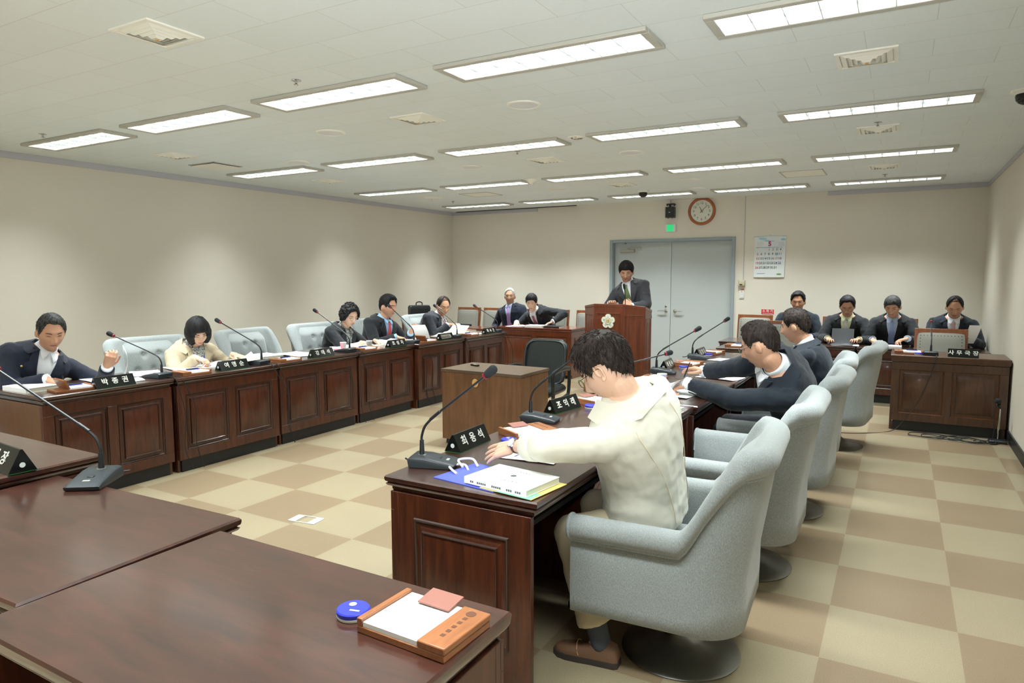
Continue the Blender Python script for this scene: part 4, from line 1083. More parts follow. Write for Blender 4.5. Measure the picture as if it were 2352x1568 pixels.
tray('memo tray with a blue pen case on the low desk beyond the right row', (-1.62, 8.12), 180, z=.70, tab=False, pen=True)
tray('wooden memo tray on the brown desk by the right wall', (.10, 7.80), 182, tab=False, pen=True)
def cap(label, c, z=DH, k=1):
    t = empty('blue_stamp_pad', label, 'round tin', (c[0], c[1], z), R(15), 'round blue tins')
    MB().lathe([(.036, 0), (.038, .003), (.038, .007), (.035, .008)], 32).build('tin_base', M['white'], t)
    MB().lathe([(.0375, .008), (.0385, .011), (.0385, .017), (.036, .020), (.001, .0205)], 32).build('tin_lid', M['blue'], t)
    if k:
        q = MB(); q.lathe([(.009, 0), (.009, .0004)], 14, (-.008, .014, .0204)); q.box(-.002, .022, -.016, -.010, .0204, .0208); q.build('lid_print', M['silver'], t, smooth=0)
cap('round blue tin beside the memo tray on the foreground desk', (-1.065, 1.125))
cap('round blue tin next to the wrist of the white-jacketed man', (-1.565, 2.715))
cap('round blue tin near the chest of the white-jacketed man', (-1.56, 3.68), k=0)
cap('round blue tin beyond the paper cup, right of the third name plate', (-1.56, 5.66), k=0)
cap('round blue tin farthest along the right row', (-1.60, 6.68), k=0)
cap('round blue tin beside the memo tray near the left photo edge', (-4.90, 2.70), k=0)
cap('round blue tin on the brown desk by the right wall', (.185, 7.73), k=0)
def cup(label, c, z=DH):
    t = empty('paper_cup', label, 'cup', (c[0], c[1], z), R(40), 'white paper cups')
    MB().lathe([(.025, 0), (.026, .002), (.034, .072), (.036, .074), (.035, .077), (.033, .075), (.025, .01), (.002, .008)], 28).build('cup_wall', M['cup'], t, 60)
    q = MB()
    for k in range(14):
        a = R(-90 + 25 * math.sin(k * .9)); r_ = .0312
        q.ell((math.cos(a) * r_, math.sin(a) * r_, .036 + .008 * math.cos(k * .9)), .0016, .0016, .0016, 6, 4)
    q.build('cup_print', M['strap'], t)
cup('white paper cup standing on the right row of desks', (-1.46, 4.74))
cup('white paper cup beside the pink paper on the left row', (-5.12, 5.36))
cup('white paper cup on the open book of the woman in black', (-4.99, 5.62))
def sheet(label, c, rz, a=.21, b=.297, z=DH, curl=.004, n=1, m=None, name='paper_sheet', ink=False, seed=0, tilt=0, grp='loose papers'):
    t = empty(name, label, 'paper', (c[0], c[1], z + .0008), R(rz), grp)
    for k in range(n):
        off = (random.uniform(-.012, .012) * k, random.uniform(-.012, .012) * k); th = .0012 if n > 1 else .0008
        def fn(u, v, k=k, off=off):
            return ((u - .5) * a + off[0], (v - .5) * b + off[1], k * .0016 + curl * (abs(u - .5) * 2) ** 2 * (1 + .6 * math.sin(v * 5 + seed)) + tilt * max(0, v - .6) ** 2)
        MB().slab(fn, 8, 8, th).build('sheet', m or M['paper'], t, 60)
    if ink:
        q = MB(); zz = n * .0016 + .0014
        def z_at(x, y): u = x / a + .5; v = y / b + .5; return (n - 1) * .0016 + curl * (abs(u - .5) * 2) ** 2 * (1 + .6 * math.sin(v * 5 + seed)) + tilt * max(0, v - .6) ** 2 + .0012
        q.mi = 0
        for k in range(10):
            x0 = -.06 + k * .012; zq = z_at(x0, .05); q.box(x0, x0 + .008, .045, .056, zq, zq + .0004)
        for k in range(6):
            x0 = -.03 + k * .01; zq = z_at(x0, -.1); q.box(x0, x0 + .006, -.104, -.098, zq, zq + .0004)
        q.mi = 1
        for yy in (.040, .061):
            for k in range(8):
                x0 = -.07 + k * .018; zq = z_at(x0 + .009, yy); q.box(x0, x0 + .018, yy, yy + .0014, zq, zq + .0004)
        q.build('print', [M['ink'], M['inkblue']], t, smooth=0)
    return t
def book(label, c, rz, a=.21, b=.29, h=.022, z=DH, cover=None, spine=True, name='book', lines=True, extra=True):
    t = empty(name, label, 'book', (c[0], c[1], z), R(rz), 'thick white report books')
    MB().rectstack(-a / 2 + .002, a / 2 - .002, -b / 2 + .002, b / 2 - .002, [(0, .0015), (0, h - .002)]).build('pages', M['pageedge'], t, smooth=0)
    cv = MB(); cv.box(-a / 2, a / 2, -b / 2, b / 2, 0, .0015); cv.box(-a / 2, a / 2, -b / 2, b / 2, h - .002, h); cv.box(-a / 2 - .002, -a / 2, -b / 2, b / 2, 0, h)
    cv.build('cover', cover or M['paper'], t, smooth=0)
    if lines:
        q = MB()
        for k in range(5): q.box(-.05 - .002 * k, -.045 - .002 * k, -.06 + k * .016, -.052 + k * .016, h, h + .0005)
        q.lathe([(.012, 0), (.012, .0004)], 14, (.01, .0, h))
        for k in range(5): q.box(.06, .064, -.04 + k * .014, -.034 + k * .014, h, h + .0005)
        if spine:
            for k, (s0, L_) in enumerate(((-.12, .03), (-.08, .035), (-.03, .05), (.04, .045), (.10, .02))):
                nn = int(L_ / .009)
                for j in range(nn): q.box(-a / 2 - .0026, -a / 2 - .0018, s0 + j * .009, s0 + j * .009 + .006, h * .3, h * .3 + .007)
        q.build('print', M['ink'], t, smooth=0)
    return t
def openbook(label, c, rz, w=.40, d=.28, z=DH, hump=.02, m=None, lift=0.0):
    t = empty('open_book', label, 'book', (c[0], c[1], z), R(rz), 'open report books')
    for s in (-1, 1):
        def fn(u, v, s=s):
            x = u * w / 2; hh = hump * math.exp(-((u - .22) / .28) ** 2) * (1 if u > 0 else 1)
            return (s * x, (v - .5) * d, .002 + hh + (lift * u * u if s > 0 else 0))
        b_ = MB()
        top = [fn(i / 10, 0) for i in range(11)]
        rings = []
        for v in (0, 1):
            pts = [fn(i / 10, v) for i in range(11)]
            rings.append(pts + [(p[0], p[1], (0.0 + (lift * (i / 10) ** 2 if s > 0 else 0))) for i, p in reversed(list(enumerate(pts)))])
        b_.loft(rings); b_.build('page_block', m or M['paper'], t, 50)
    return t
# right row
book('thick white report book on a blue bag, near corner of the right row', (-1.235, 2.165), 90 - 8, h=.024, z=DH + .007)
bg = empty('paper_bag', 'flat blue paper bag with white rope handles under the thick white book', 'bag', (-1.36, 2.185, DH), R(-8), 'blue paper bags')
MB().rectstack(-.17, .13, -.12, .13, [(.0, 0.0005), (.0, .003)]).build('bag_body', M['bagblue'], bg, smooth=0)
MB().tube(crom([(-.12, .03, .004), (-.17, .06, .012), (-.21, .02, .010), (-.17, -.02, .014), (-.12, -.04, .006)], 6), .005, 8).build('rope_handle', M['white'], bg)
MB().tube(crom([(-.12, .09, .005), (-.16, .10, .028), (-.19, .05, .030), (-.15, .03, .012)], 6), .005, 8).build('rope_handle', M['white'], bg)
ev = empty('envelope', 'yellow and green folder edge sticking out under the thick white book', 'envelope', (-1.20, 2.165, DH + .003), R(-8))
MB().rectstack(-.10, .135, -.117, .112, [(0, 0.0002), (0, .002)]).build('yellow_cover', M['yellow'], ev, smooth=0)
MB().box(-.02, .13, -.1195, -.05, .002, .0035).build('green_cover', M['green'], ev, smooth=0)
sheet('single printed sheet under the forearm of the white-jacketed man', (-1.37, 2.57), 94, ink=True, curl=.003)
sheet('small sheet corner showing behind the elbow of the white-jacketed man', (-1.20, 2.84), 60, a=.14, b=.2)
book('closed white report book on the second desk of the right row', (-1.20, 3.74), 90 - 4, h=.028)
sheet('loose sheets before the man with glasses, nearest the closed book', (-1.28, 4.36), 84, n=2)
book('white report book under the hands of the man with glasses', (-1.22, 4.62), 80, h=.03, lines=False)
bg2 = empty('paper_bag', 'crumpled blue and white bag left of the hands of the man with glasses', 'bag', (-1.42, 4.62, DH), R(20), 'blue paper bags')
def crump(u, v):
    return ((u - .5) * .16, (v - .5) * .2, .012 + .02 * noise.noise(Vector((u * 4, v * 4, 3))) + .016 * (1 - (2 * u - 1) ** 2) * (1 - (2 * v - 1) ** 2))
MB().slab(crump, 14, 14, .001).build('bag_body', M['bagblue'], bg2, 60)
MB().tube(crom([(-.08, .03, .02), (-.12, .0, .03), (-.07, -.05, .03), (-.02, -.06, .03)], 6), .005, 8).build('rope_handle', M['white'], bg2)
sheet('page being turned under the left hand of the man with glasses', (-1.20, 4.42), 75, curl=.03, a=.20, b=.26)
book('closed white report book between the two suited men of the right row', (-1.22, 5.62), 86, h=.03)
sheet('white sheets before the chin of the man with glasses, right row', (-1.16, 5.25), 75, n=2, ink=True)
sheet('sheet lying on the far desk of the right row', (-1.35, 6.35), 70)
# left row papers
book('thick white book at the left photo edge before the man in the navy jacket', (-5.21, 2.40), 92, h=.03, lines=False)
sheet('papers the man in the navy jacket is writing on', (-5.20, 2.90), 80, n=3, curl=.004, a=.25, b=.32)
sheet('fanned papers right of the man in the navy jacket', (-5.23, 3.24), 60, n=3, curl=.006)
sheet('loose papers left of the second microphone, left row', (-5.27, 3.60), 75, n=3, a=.25, b=.33)
sheet('paper corner behind the first microphone of the left row', (-5.03, 2.98), 70, a=.18, b=.22)
openbook('open white notebook under the writing hand of the woman in the beige jacket', (-5.15, 3.92), 55, w=.46, d=.30, lift=.09)
book('thick white book right of the woman in the beige jacket', (-5.22, 4.42), 80, h=.035, lines=False)
sheet('spread papers before the empty armchair of the left row', (-5.20, 4.78), 78, n=3, a=.26, b=.42, curl=.005)
sheet('green edged papers under the open notebook, left row', (-5.24, 4.18), 70, n=2, m=M['cream'])
openbook('open book under the arms of the woman in black', (-5.20, 5.58), 60, w=.42, d=.30, hump=.024)
sheet('papers left of the woman in black', (-5.22, 5.27), 75, n=2, a=.22, b=.3)
sheet('pink paper beside the cup on the left row', (-5.12, 5.28), 50, a=.10, b=.14, m=M['pink'], z=DH + .006)
openbook('thick open book with curled pages before the man with the red tie', (-5.13, 6.02), 75, w=.40, d=.29, hump=.035, lift=.04)
sheet('papers between the man with the red tie and his neighbour', (-5.18, 6.62), 70, n=3, a=.25, b=.36)
openbook('thick cream book held open by the man with the patterned tie', (-5.08, 7.28), 85, w=.46, d=.28, hump=.03, m=M['cream'], lift=.12)
sheet('papers right of the man with the patterned tie', (-5.02, 7.62), 70, n=3, a=.24, b=.34)
bf = book('brown portfolio lying on the far end of the left row', (-5.30, 7.85), 80, a=.26, b=.36, h=.03, cover=M['brownplate'], lines=False, name='portfolio'); bf['group'] = 'portfolios'
# back desks
book('grey and white folder on the low desk in the left back corner', (-6.25, 9.15), 80, z=.70, h=.018, lines=False)
pc = empty('black_case', 'long black case on the folder in the left back corner', 'case', (-6.10, 9.15, .718), 0)
MB().tube([(-.10, 0, .016), (.13, 0, .016)], .016, 10).build('case_body', M['black'], pc)
openbook('open ring binder on the cherry desk before the two men', (-5.10, 9.25), 4, w=.44, d=.26, z=.74, hump=.012, lift=.03)
book('stack of papers with a black folder on the cherry desk', (-4.83, 9.22), 92, z=.74, h=.03, lines=False)
book('black covered notebook on the cherry desk beside the podium', (-4.58, 9.30), 92, z=.74, h=.02, cover=M['black'], lines=False)
book('closed dark folder on the low table by the right wall', (.66, 9.32), 90, z=.66, a=.22, b=.32, h=.022, cover=M['deskedge'], lines=False)
sheet('papers under the grey folder at the right back', (-.56, 9.30), 90, z=.66, n=3)
book('stack of white papers under the hands of the man with the light blue tie', (-.10, 9.33), 88, z=.66, h=.022, lines=False)
sheet('papers on the low table before the man with the striped tie', (.33, 9.35), 88, z=.66, n=2)
# cable coil and floor microphone by the right wall
cc = empty('cable_coil', 'loosely coiled black cable on the floor before the desk by the right wall', 'cable', (.52, 7.44, 0))
pts = []
for k in range(60):
    a = k * .55; r_ = .10 + .05 * math.sin(k * .37); pts.append((-.02 + .17 * math.sin(k * .11) + r_ * 1.5 * math.cos(a), .0 + r_ * .75 * math.sin(a), .006 + .004 * (k % 4) + .002))
MB().tube(crom(pts, 3), .0045, 6).build('coil', M['cable'], cc)
MB().tube(crom([(.2, .03, .01), (.26, -.08, .008), (.32, .0, .008), (.31, .10, .02)], 6), .0045, 6).build('lead', M['cable'], cc)
fmn = empty('floor_microphone', 'small microphone on a chrome stand on the floor against the right wall', 'microphone', (.835, 7.49, 0))
MB().rectstack(-.07, .07, -.05, .05, [(0, .0), (0, .02), (.01, .028)]).build('stand_base', M['black'], fmn, bevel=.003)
MB().tube([(0, .01, .028), (.004, .01, .32)], [.009, .008], 10).build('stand_pole', M['chrome'], fmn)
MB().tube([(.004, .01, .32), (-.012, -.02, .36)], [.012, .017], 10).build('mic_handle', M['black'], fmn)
MB().ell((-.02, -.035, .39), .026, .026, .028).build('mic_head', M['foam'], fmn)
MB().tube(crom([(-.02, 0, .34), (-.035, .0, .25), (-.03, .0, .12), (-.06, -.03, .01), (-.16, -.10, .005), (-.27, -.08, .005)], 6), .0035, 6).build('mic_cable', M['cable'], fmn)
# bag beyond the left row
sd = empty('side_stand', 'low dark stand against the left wall carrying the black bag', 'stand', (-6.45, 8.35, 0))
MB().box(-.16, .16, -.16, .16, 0, .90).build('stand_body', M['deskbrown'], sd, bevel=.004)
bgb = empty('briefcase', 'black soft briefcase with a handle behind the last grey armchair of the left row', 'bag', (-6.38, 8.33, .90), R(62))
MB().rectstack(-.17, .17, -.05, .05, [(.01, 0), (0, .02), (0, .15), (.012, .18)]).build('bag_body', M['black'], bgb, 40, bevel=.012)
MB().tube(crom([(-.05, 0, .175), (-.045, 0, .215), (0, 0, .23), (.045, 0, .215), (.05, 0, .175)], 6), .009, 8).build('bag_handle', M['black'], bgb)
MB().tube([(-.172, -.052, .13), (.172, -.052, .13)], .003, 6).build('bag_zip', M['cable'], bgb)

# ------------------------------------------------------------------ people
def skinmat(name, c):
    m = mat(name, c, 0.48, bump=0.1, bscale=260, spec=0.4)
    b = m.node_tree.nodes['Principled BSDF']; b.inputs['Subsurface Weight'].default_value = 0.08; b.inputs['Subsurface Radius'].default_value = (0.02, 0.008, 0.004)
    return m
SK1 = skinmat('skin_tan', srgb(206, 158, 130)); SK2 = skinmat('skin_light', srgb(222, 182, 156)); SK3 = skinmat('skin_brown', srgb(194, 146, 116))
H_BLK = hairmat('hair_black', srgb(16, 16, 18), srgb(34, 32, 33)); H_GRY = hairmat('hair_greying', srgb(36, 36, 38), srgb(76, 76, 75)); H_WHT = hairmat('hair_white', srgb(140, 140, 136), srgb(196, 196, 190))
H_BRN = hairmat('hair_dark_brown', srgb(30, 24, 22), srgb(54, 44, 38)); H_THIN = hairmat('hair_brown_thin', srgb(70, 50, 38), srgb(104, 76, 56))
LIP = mat('lips', srgb(150, 88, 74), .45); BROW = mat('eyebrow_hair', srgb(46, 38, 34), .8); EYE = mat('eye_dark', srgb(34, 24, 20), .25); LIPR = mat('lips_rose', srgb(188, 92, 92), .4); LID = mat('lash_line', srgb(70, 46, 36), .6)
def suit(name, c, k=1.35):
    r, g, b, _ = c
    return folds(fabric(name, c, (min(r * k, 1), min(g * k, 1), min(b * k, 1), 1), 420, .5 if max(r, g, b) < .2 else .15, .15, .75), .02, .5)
S_NAVY = suit('suit_navy', srgb(26, 32, 48)); S_BLK = suit('suit_black', srgb(24, 26, 30)); S_CHR = suit('suit_charcoal', srgb(42, 44, 52)); S_GRY = suit('suit_grey', srgb(66, 67, 73)); S_DK2 = suit('suit_dark_blue', srgb(24, 32, 42)); S_BEI = suit('jacket_beige', srgb(176, 162, 136), 1.12)
S_CRM = suit('jacket_cream', srgb(214, 211, 196), 1.03); S_DKT = suit('trousers_dark', srgb(30, 32, 38)); S_KHA = suit('trousers_khaki', srgb(196, 182, 152), 1.1)
SH_W = mat('shirt_white', srgb(232, 236, 242), .75); SH_B = mat('shirt_blue', srgb(150, 186, 216), .75); SH_G = mat('shirt_pale_green', srgb(206, 212, 176), .75); SH_L = mat('shirt_lightblue', srgb(176, 194, 220), .75); SH_P = mat('blouse_print', srgb(200, 204, 200), .7, noisec=srgb(60, 62, 66), nscale=70)
def stripe(name, a, b, sc=60, dirv=(1, 0, 1)):
    m = bpy.data.materials.new(name); m.use_nodes = True; nt = m.node_tree; bs = nt.nodes['Principled BSDF']
    tc = nt.nodes.new('ShaderNodeTexCoord'); mp = nt.nodes.new('ShaderNodeMapping'); mp.inputs['Rotation'].default_value = (0, R(45), 0)
    w_ = nt.nodes.new('ShaderNodeTexWave'); w_.inputs['Scale'].default_value = sc; w_.bands_direction = 'X'
    rp = nt.nodes.new('ShaderNodeValToRGB'); rp.color_ramp.interpolation = 'CONSTANT'; rp.color_ramp.elements[0].color = a; rp.color_ramp.elements[1].color = b; rp.color_ramp.elements[1].position = .5
    nt.links.new(tc.outputs['Object'], mp.inputs[0]); nt.links.new(mp.outputs[0], w_.inputs[0]); nt.links.new(w_.outputs['Fac'], rp.inputs[0]); nt.links.new(rp.outputs[0], bs.inputs['Base Color']); bs.inputs['Roughness'].default_value = .5
    return m
T_RED = mat('tie_red', srgb(196, 66, 78), .5); T_PUR = mat('tie_lilac', srgb(172, 140, 196), .5); T_MAU = mat('tie_mauve', srgb(140, 84, 100), .5); T_DOT = mat('tie_dotted', srgb(150, 30, 56), .5, noisec=srgb(220, 190, 196), nscale=110)
T_GRN = stripe('tie_green', srgb(70, 90, 66), srgb(120, 140, 84), 22); T_LBL = mat('tie_lightblue', srgb(140, 156, 204), .5); T_SIL = stripe('tie_silver', srgb(226, 226, 220), srgb(170, 174, 176), 30); T_PNK = stripe('tie_pink', srgb(226, 196, 196), srgb(150, 96, 104), 28)
SHOE = mat('shoe_leather_brown', srgb(112, 82, 62), .45, bump=.15, bscale=120); SHOEB = mat('shoe_black', srgb(24, 24, 26), .3); SOLE = mat('shoe_sole', srgb(58, 50, 46), .7); SOCK = mat('sock_grey', srgb(70, 74, 84), .9)

def headshape(sx, sy, sz, jaw=1.0):
    """unit direction -> head surface point, face toward +Y"""
    x = .0765 * sx; y = .097 * sy; z = .118 * sz
    if sz < 0:
        t = (-sz)
        x *= 1 - .30 * jaw * t ** 1.5
        if sy < 0: y *= 1 - .42 * t ** 1.1
        else: y *= 1 - .10 * t
    if sy > 0: y *= .93; 
    if sy > 0.2:
        g = lambda cx, cz, wx, wz: math.exp(-((x - cx) / wx) ** 2 - ((z - cz) / wz) ** 2)
        y += .006 * g(0, .030, .045, .012)
        y += .014 * g(0, -.006, .010, .018) + .027 * g(0, -.030, .0125, .015) + .007 * (g(.011, -.034, .007, .008) + g(-.011, -.034, .007, .008))
        y -= .013 * (g(.031, .008, .014, .012) + g(-.031, .008, .014, .012))
        y += .0035 * (g(.031, .005, .013, .007) + g(-.031, .005, .013, .007))
        y += .004 * (g(.043, -.022, .018, .016) + g(-.043, -.022, .018, .016))
        y += .008 * g(0, -.064, .022, .012) - .002 * g(0, -.0635, .022, .0025)
        y += .012 * g(0, -.102, .024, .018) - .003 * g(0, -.082, .024, .006)
    return Vector((x, y, z))
HAIRLINE = {
    'short': [(0, .70), (.45, .70), (.72, .62), (.92, .30), (1.15, .02), (1.28, -.10), (1.42, .18), (1.85, .16), (2.1, -.22), (2.6, -.46), (PI, -.50)],
    'fringe': [(0, .46), (.45, .44), (.75, .36), (.95, .15), (1.15, -.05), (1.3, -.12), (1.45, .10), (1.75, .02), (2.05, -.38), (2.6, -.58), (PI, -.60)],
    'bald': [(0, .90), (.3, .88), (.55, .90), (.75, .78), (.95, .32), (1.15, .05), (1.3, -.06), (1.45, .14), (1.75, .05), (2.05, -.35), (2.6, -.55), (PI, -.58)],
    'bob': [(0, .30), (.45, .26), (.62, .12), (.72, -.30), (.85, -.75), (1.0, -.86), (1.3, -.90), (2.0, -.92), (PI, -.92)],
    'curly': [(0, .56), (.45, .54), (.75, .40), (.95, .05), (1.15, -.25), (1.3, -.42), (1.5, -.42), (1.75, -.50), (2.2, -.66), (PI, -.70)],
}
def hair_builder(style, thick, seed, ns=56, nz=48):
    tab = HAIRLINE[style]; mb = MB(); rings = []
    for i in range(nz + 1):
        th = PI * (i + .02) / (nz + .04); row = []
        for k in range(ns):
            a = 2 * PI * k / ns; sx, sy, sz = math.sin(th) * math.sin(a), math.sin(th) * math.cos(a), math.cos(th)
            p = headshape(sx, sy, sz); az = abs(math.atan2(sx, sy)); L_ = interp(tab, az)
            q = Vector((sx, sy, sz))
            zz = sz + .06 * noise.noise(Vector((az * 9, seed, 0))) + (.05 * math.sin(math.atan2(sx, sy) * 1.7 + seed) if az < 1 else 0)
            wgt = sst(-.02, .10 if style != 'bald' else .2, zz - L_)
            nn = Vector((p.x / .0765 ** 2, p.y / .097 ** 2, p.z / .118 ** 2)).normalized()
            T = thick * (.38 + 1.15 * sst(-.05, .75, sz) * (1 + .25 * max(0, sy)))
            if style == 'bob':
                base = Vector((.0765 * sx, .095 * sy * (.93 if sy > 0 else 1), .118 * sz))
                rr = math.hypot(base.x, base.y)
                if sz < .1 and wgt > .02:
                    w2 = max(math.sqrt(max(0, 1 - sz * sz)), .62)
                    dxy = Vector((sx, sy)).normalized(); base.x = dxy.x * .082 * w2; base.y = dxy.y * .098 * w2
                p = base * wgt + p * (1 - wgt); T = thick
            if style == 'curly':
                T = thick * (1 + .5 * noise.noise(q * 9 + Vector((seed, 0, 0)))) + .007 * noise.noise(q * 26 + Vector((0, seed, 0)))
            else:
                sw = Vector((sx * 15 + sy * 4, sy * 15, sz * 3.0 + seed)) if style != 'bob' else Vector((math.atan2(sx, sy) * 11, 0, sz * 1.2 + seed))
                T += .0045 * noise.noise(sw) * (thick / .012) ** .5
            row.append(tuple(p + nn * (T * wgt - .007 * (1 - wgt))))
        rings.append(row)
    mb.loft(rings); return mb
def tufts(mb, seed, n=160, ln=.03, style='short', hth=.012):
    """little tapered locks that break the outline"""
    rnd = random.Random(seed); tab = HAIRLINE[style]
    for _ in range(n):
        a = rnd.uniform(-PI, PI); sz = rnd.uniform(-.5, .98)
        if sz < interp(tab, abs(a)) + .13: continue
        s_ = math.sqrt(1 - sz * sz); sx, sy = s_ * math.sin(a), s_ * math.cos(a)
        p = headshape(sx, sy, sz); nn = Vector((p.x / .0765 ** 2, p.y / .097 ** 2, p.z / .118 ** 2)).normalized()
        d = (Vector((0, .25, -1)) + nn * .25 + Vector((rnd.uniform(-.4, .4), rnd.uniform(-.4, .4), 0)) + (Vector((0, .7, .5)) if sz > .8 else Vector())).normalized()
        d = (d - nn * d.dot(nn) + nn * rnd.uniform(.0, .14)).normalized()
        P0 = p + nn * (hth * (.38 + 1.15 * sst(-.05, .75, sz) * (1 + .25 * max(0, sy))) - .003); l = ln * rnd.uniform(.6, 1.3)
        mb.tube([P0, P0 + d * l * .5 + nn * rnd.uniform(.001, .003), P0 + d * l + nn * rnd.uniform(-.004, .002)], [.0016, .0016, .0003], 4)
def vox(o, size, smooth=2, disp=None):
    r_ = o.modifiers.new('remesh', 'REMESH'); r_.mode = 'VOXEL'; r_.voxel_size = size; r_.use_smooth_shade = True
    if smooth:
        s = o.modifiers.new('smooth', 'SMOOTH'); s.iterations = smooth; s.factor = .5
    if disp:
        tx = bpy.data.textures.new('folds', 'CLOUDS'); tx.noise_scale = disp[1]; tx.noise_depth = 2
        d = o.modifiers.new('folds', 'DISPLACE'); d.texture = tx; d.strength = disp[0]; d.mid_level = .5; d.texture_coords = 'LOCAL'

def hand_mesh(mb, W, d, nrm, side, curl=.35, sc=1.0, spread=.10, thumb=.7, curls=None):
    """W wrist, d finger direction, nrm back-of-hand normal, side: +1 if thumb lies along +lat"""
    d = Vector(d).normalized(); nrm = Vector(nrm); nrm = (nrm - d * nrm.dot(d)).normalized(); lat = d.cross(nrm).normalized() * side
    W = Vector(W)
    mb.caps(W - d * .03, W + d * .015, .024 * sc, .022 * sc, 12)
    # palm: four metacarpal bars fused
    for i, o in enumerate((-.029, -.010, .010, .028)):
        mb.caps(W + d * .018 + lat * o * .72 * sc, W + d * .084 * sc + lat * o * sc, .0155 * sc, .0125 * sc, 10, 3)
    lens = (.060, .074, .080, .073)
    for i, o in enumerate((-.031, -.0105, .0105, .031)):
        c = (curls[i] if curls else curl * (1 + .12 * (1.5 - i)))
        p = W + d * (.086 if i else .080) * sc + lat * o * sc; ang = c * .55 + .05; L_ = lens[i] * sc; sp_ = spread * (o / .03)
        dirv = (d + lat * sp_).normalized(); pts = [p]
        for k, fr_ in enumerate((.45, .31, .24)):
            dv = dirv * math.cos(ang) - nrm * math.sin(ang); p = p + dv * L_ * fr_; pts.append(p); ang += c * (.9, .8, 0)[k]
        rr = [.0094, .0086, .0078, .0068]
        for k in range(3): mb.caps(pts[k], pts[k + 1], rr[k] * sc, rr[k + 1] * sc, 9, 3)
    p0 = W + d * .020 * sc + lat * .022 * sc - nrm * .006; t1 = (d * .62 + lat * .72 - nrm * .28 * thumb).normalized(); p1 = p0 + t1 * .040 * sc
    t2 = (d * .9 + lat * (.30 - .5 * (thumb > .8)) - nrm * .4 * thumb).normalized(); p2 = p1 + t2 * .030 * sc; p3 = p2 + (t2 + (d - lat * .5) * .3).normalized() * .024 * sc
    mb.caps(p0, p1, .0145 * sc, .0108 * sc, 9, 3); mb.caps(p1, p2, .0105 * sc, .0092 * sc, 9, 3); mb.caps(p2, p3, .009 * sc, .0075 * sc, 9, 3)
    return dict(tip=pts[-1], thumb=p3, index=pts, lat=lat, nrm=nrm)

def ik(S, W, a, b, pole):
    D = W - S; L = D.length
    if L > (a + b) * .985: k = L / ((a + b) * .985); a *= k; b *= k
    dn = D.normalized(); c = (a * a + L * L - b * b) / (2 * a * L); c = max(-1, min(1, c)); s = math.sqrt(max(0, 1 - c * c))
    pl_ = Vector(pole); pl_ = (pl_ - dn * pl_.dot(dn)).normalized()
    return S + dn * a * c + pl_ * a * s

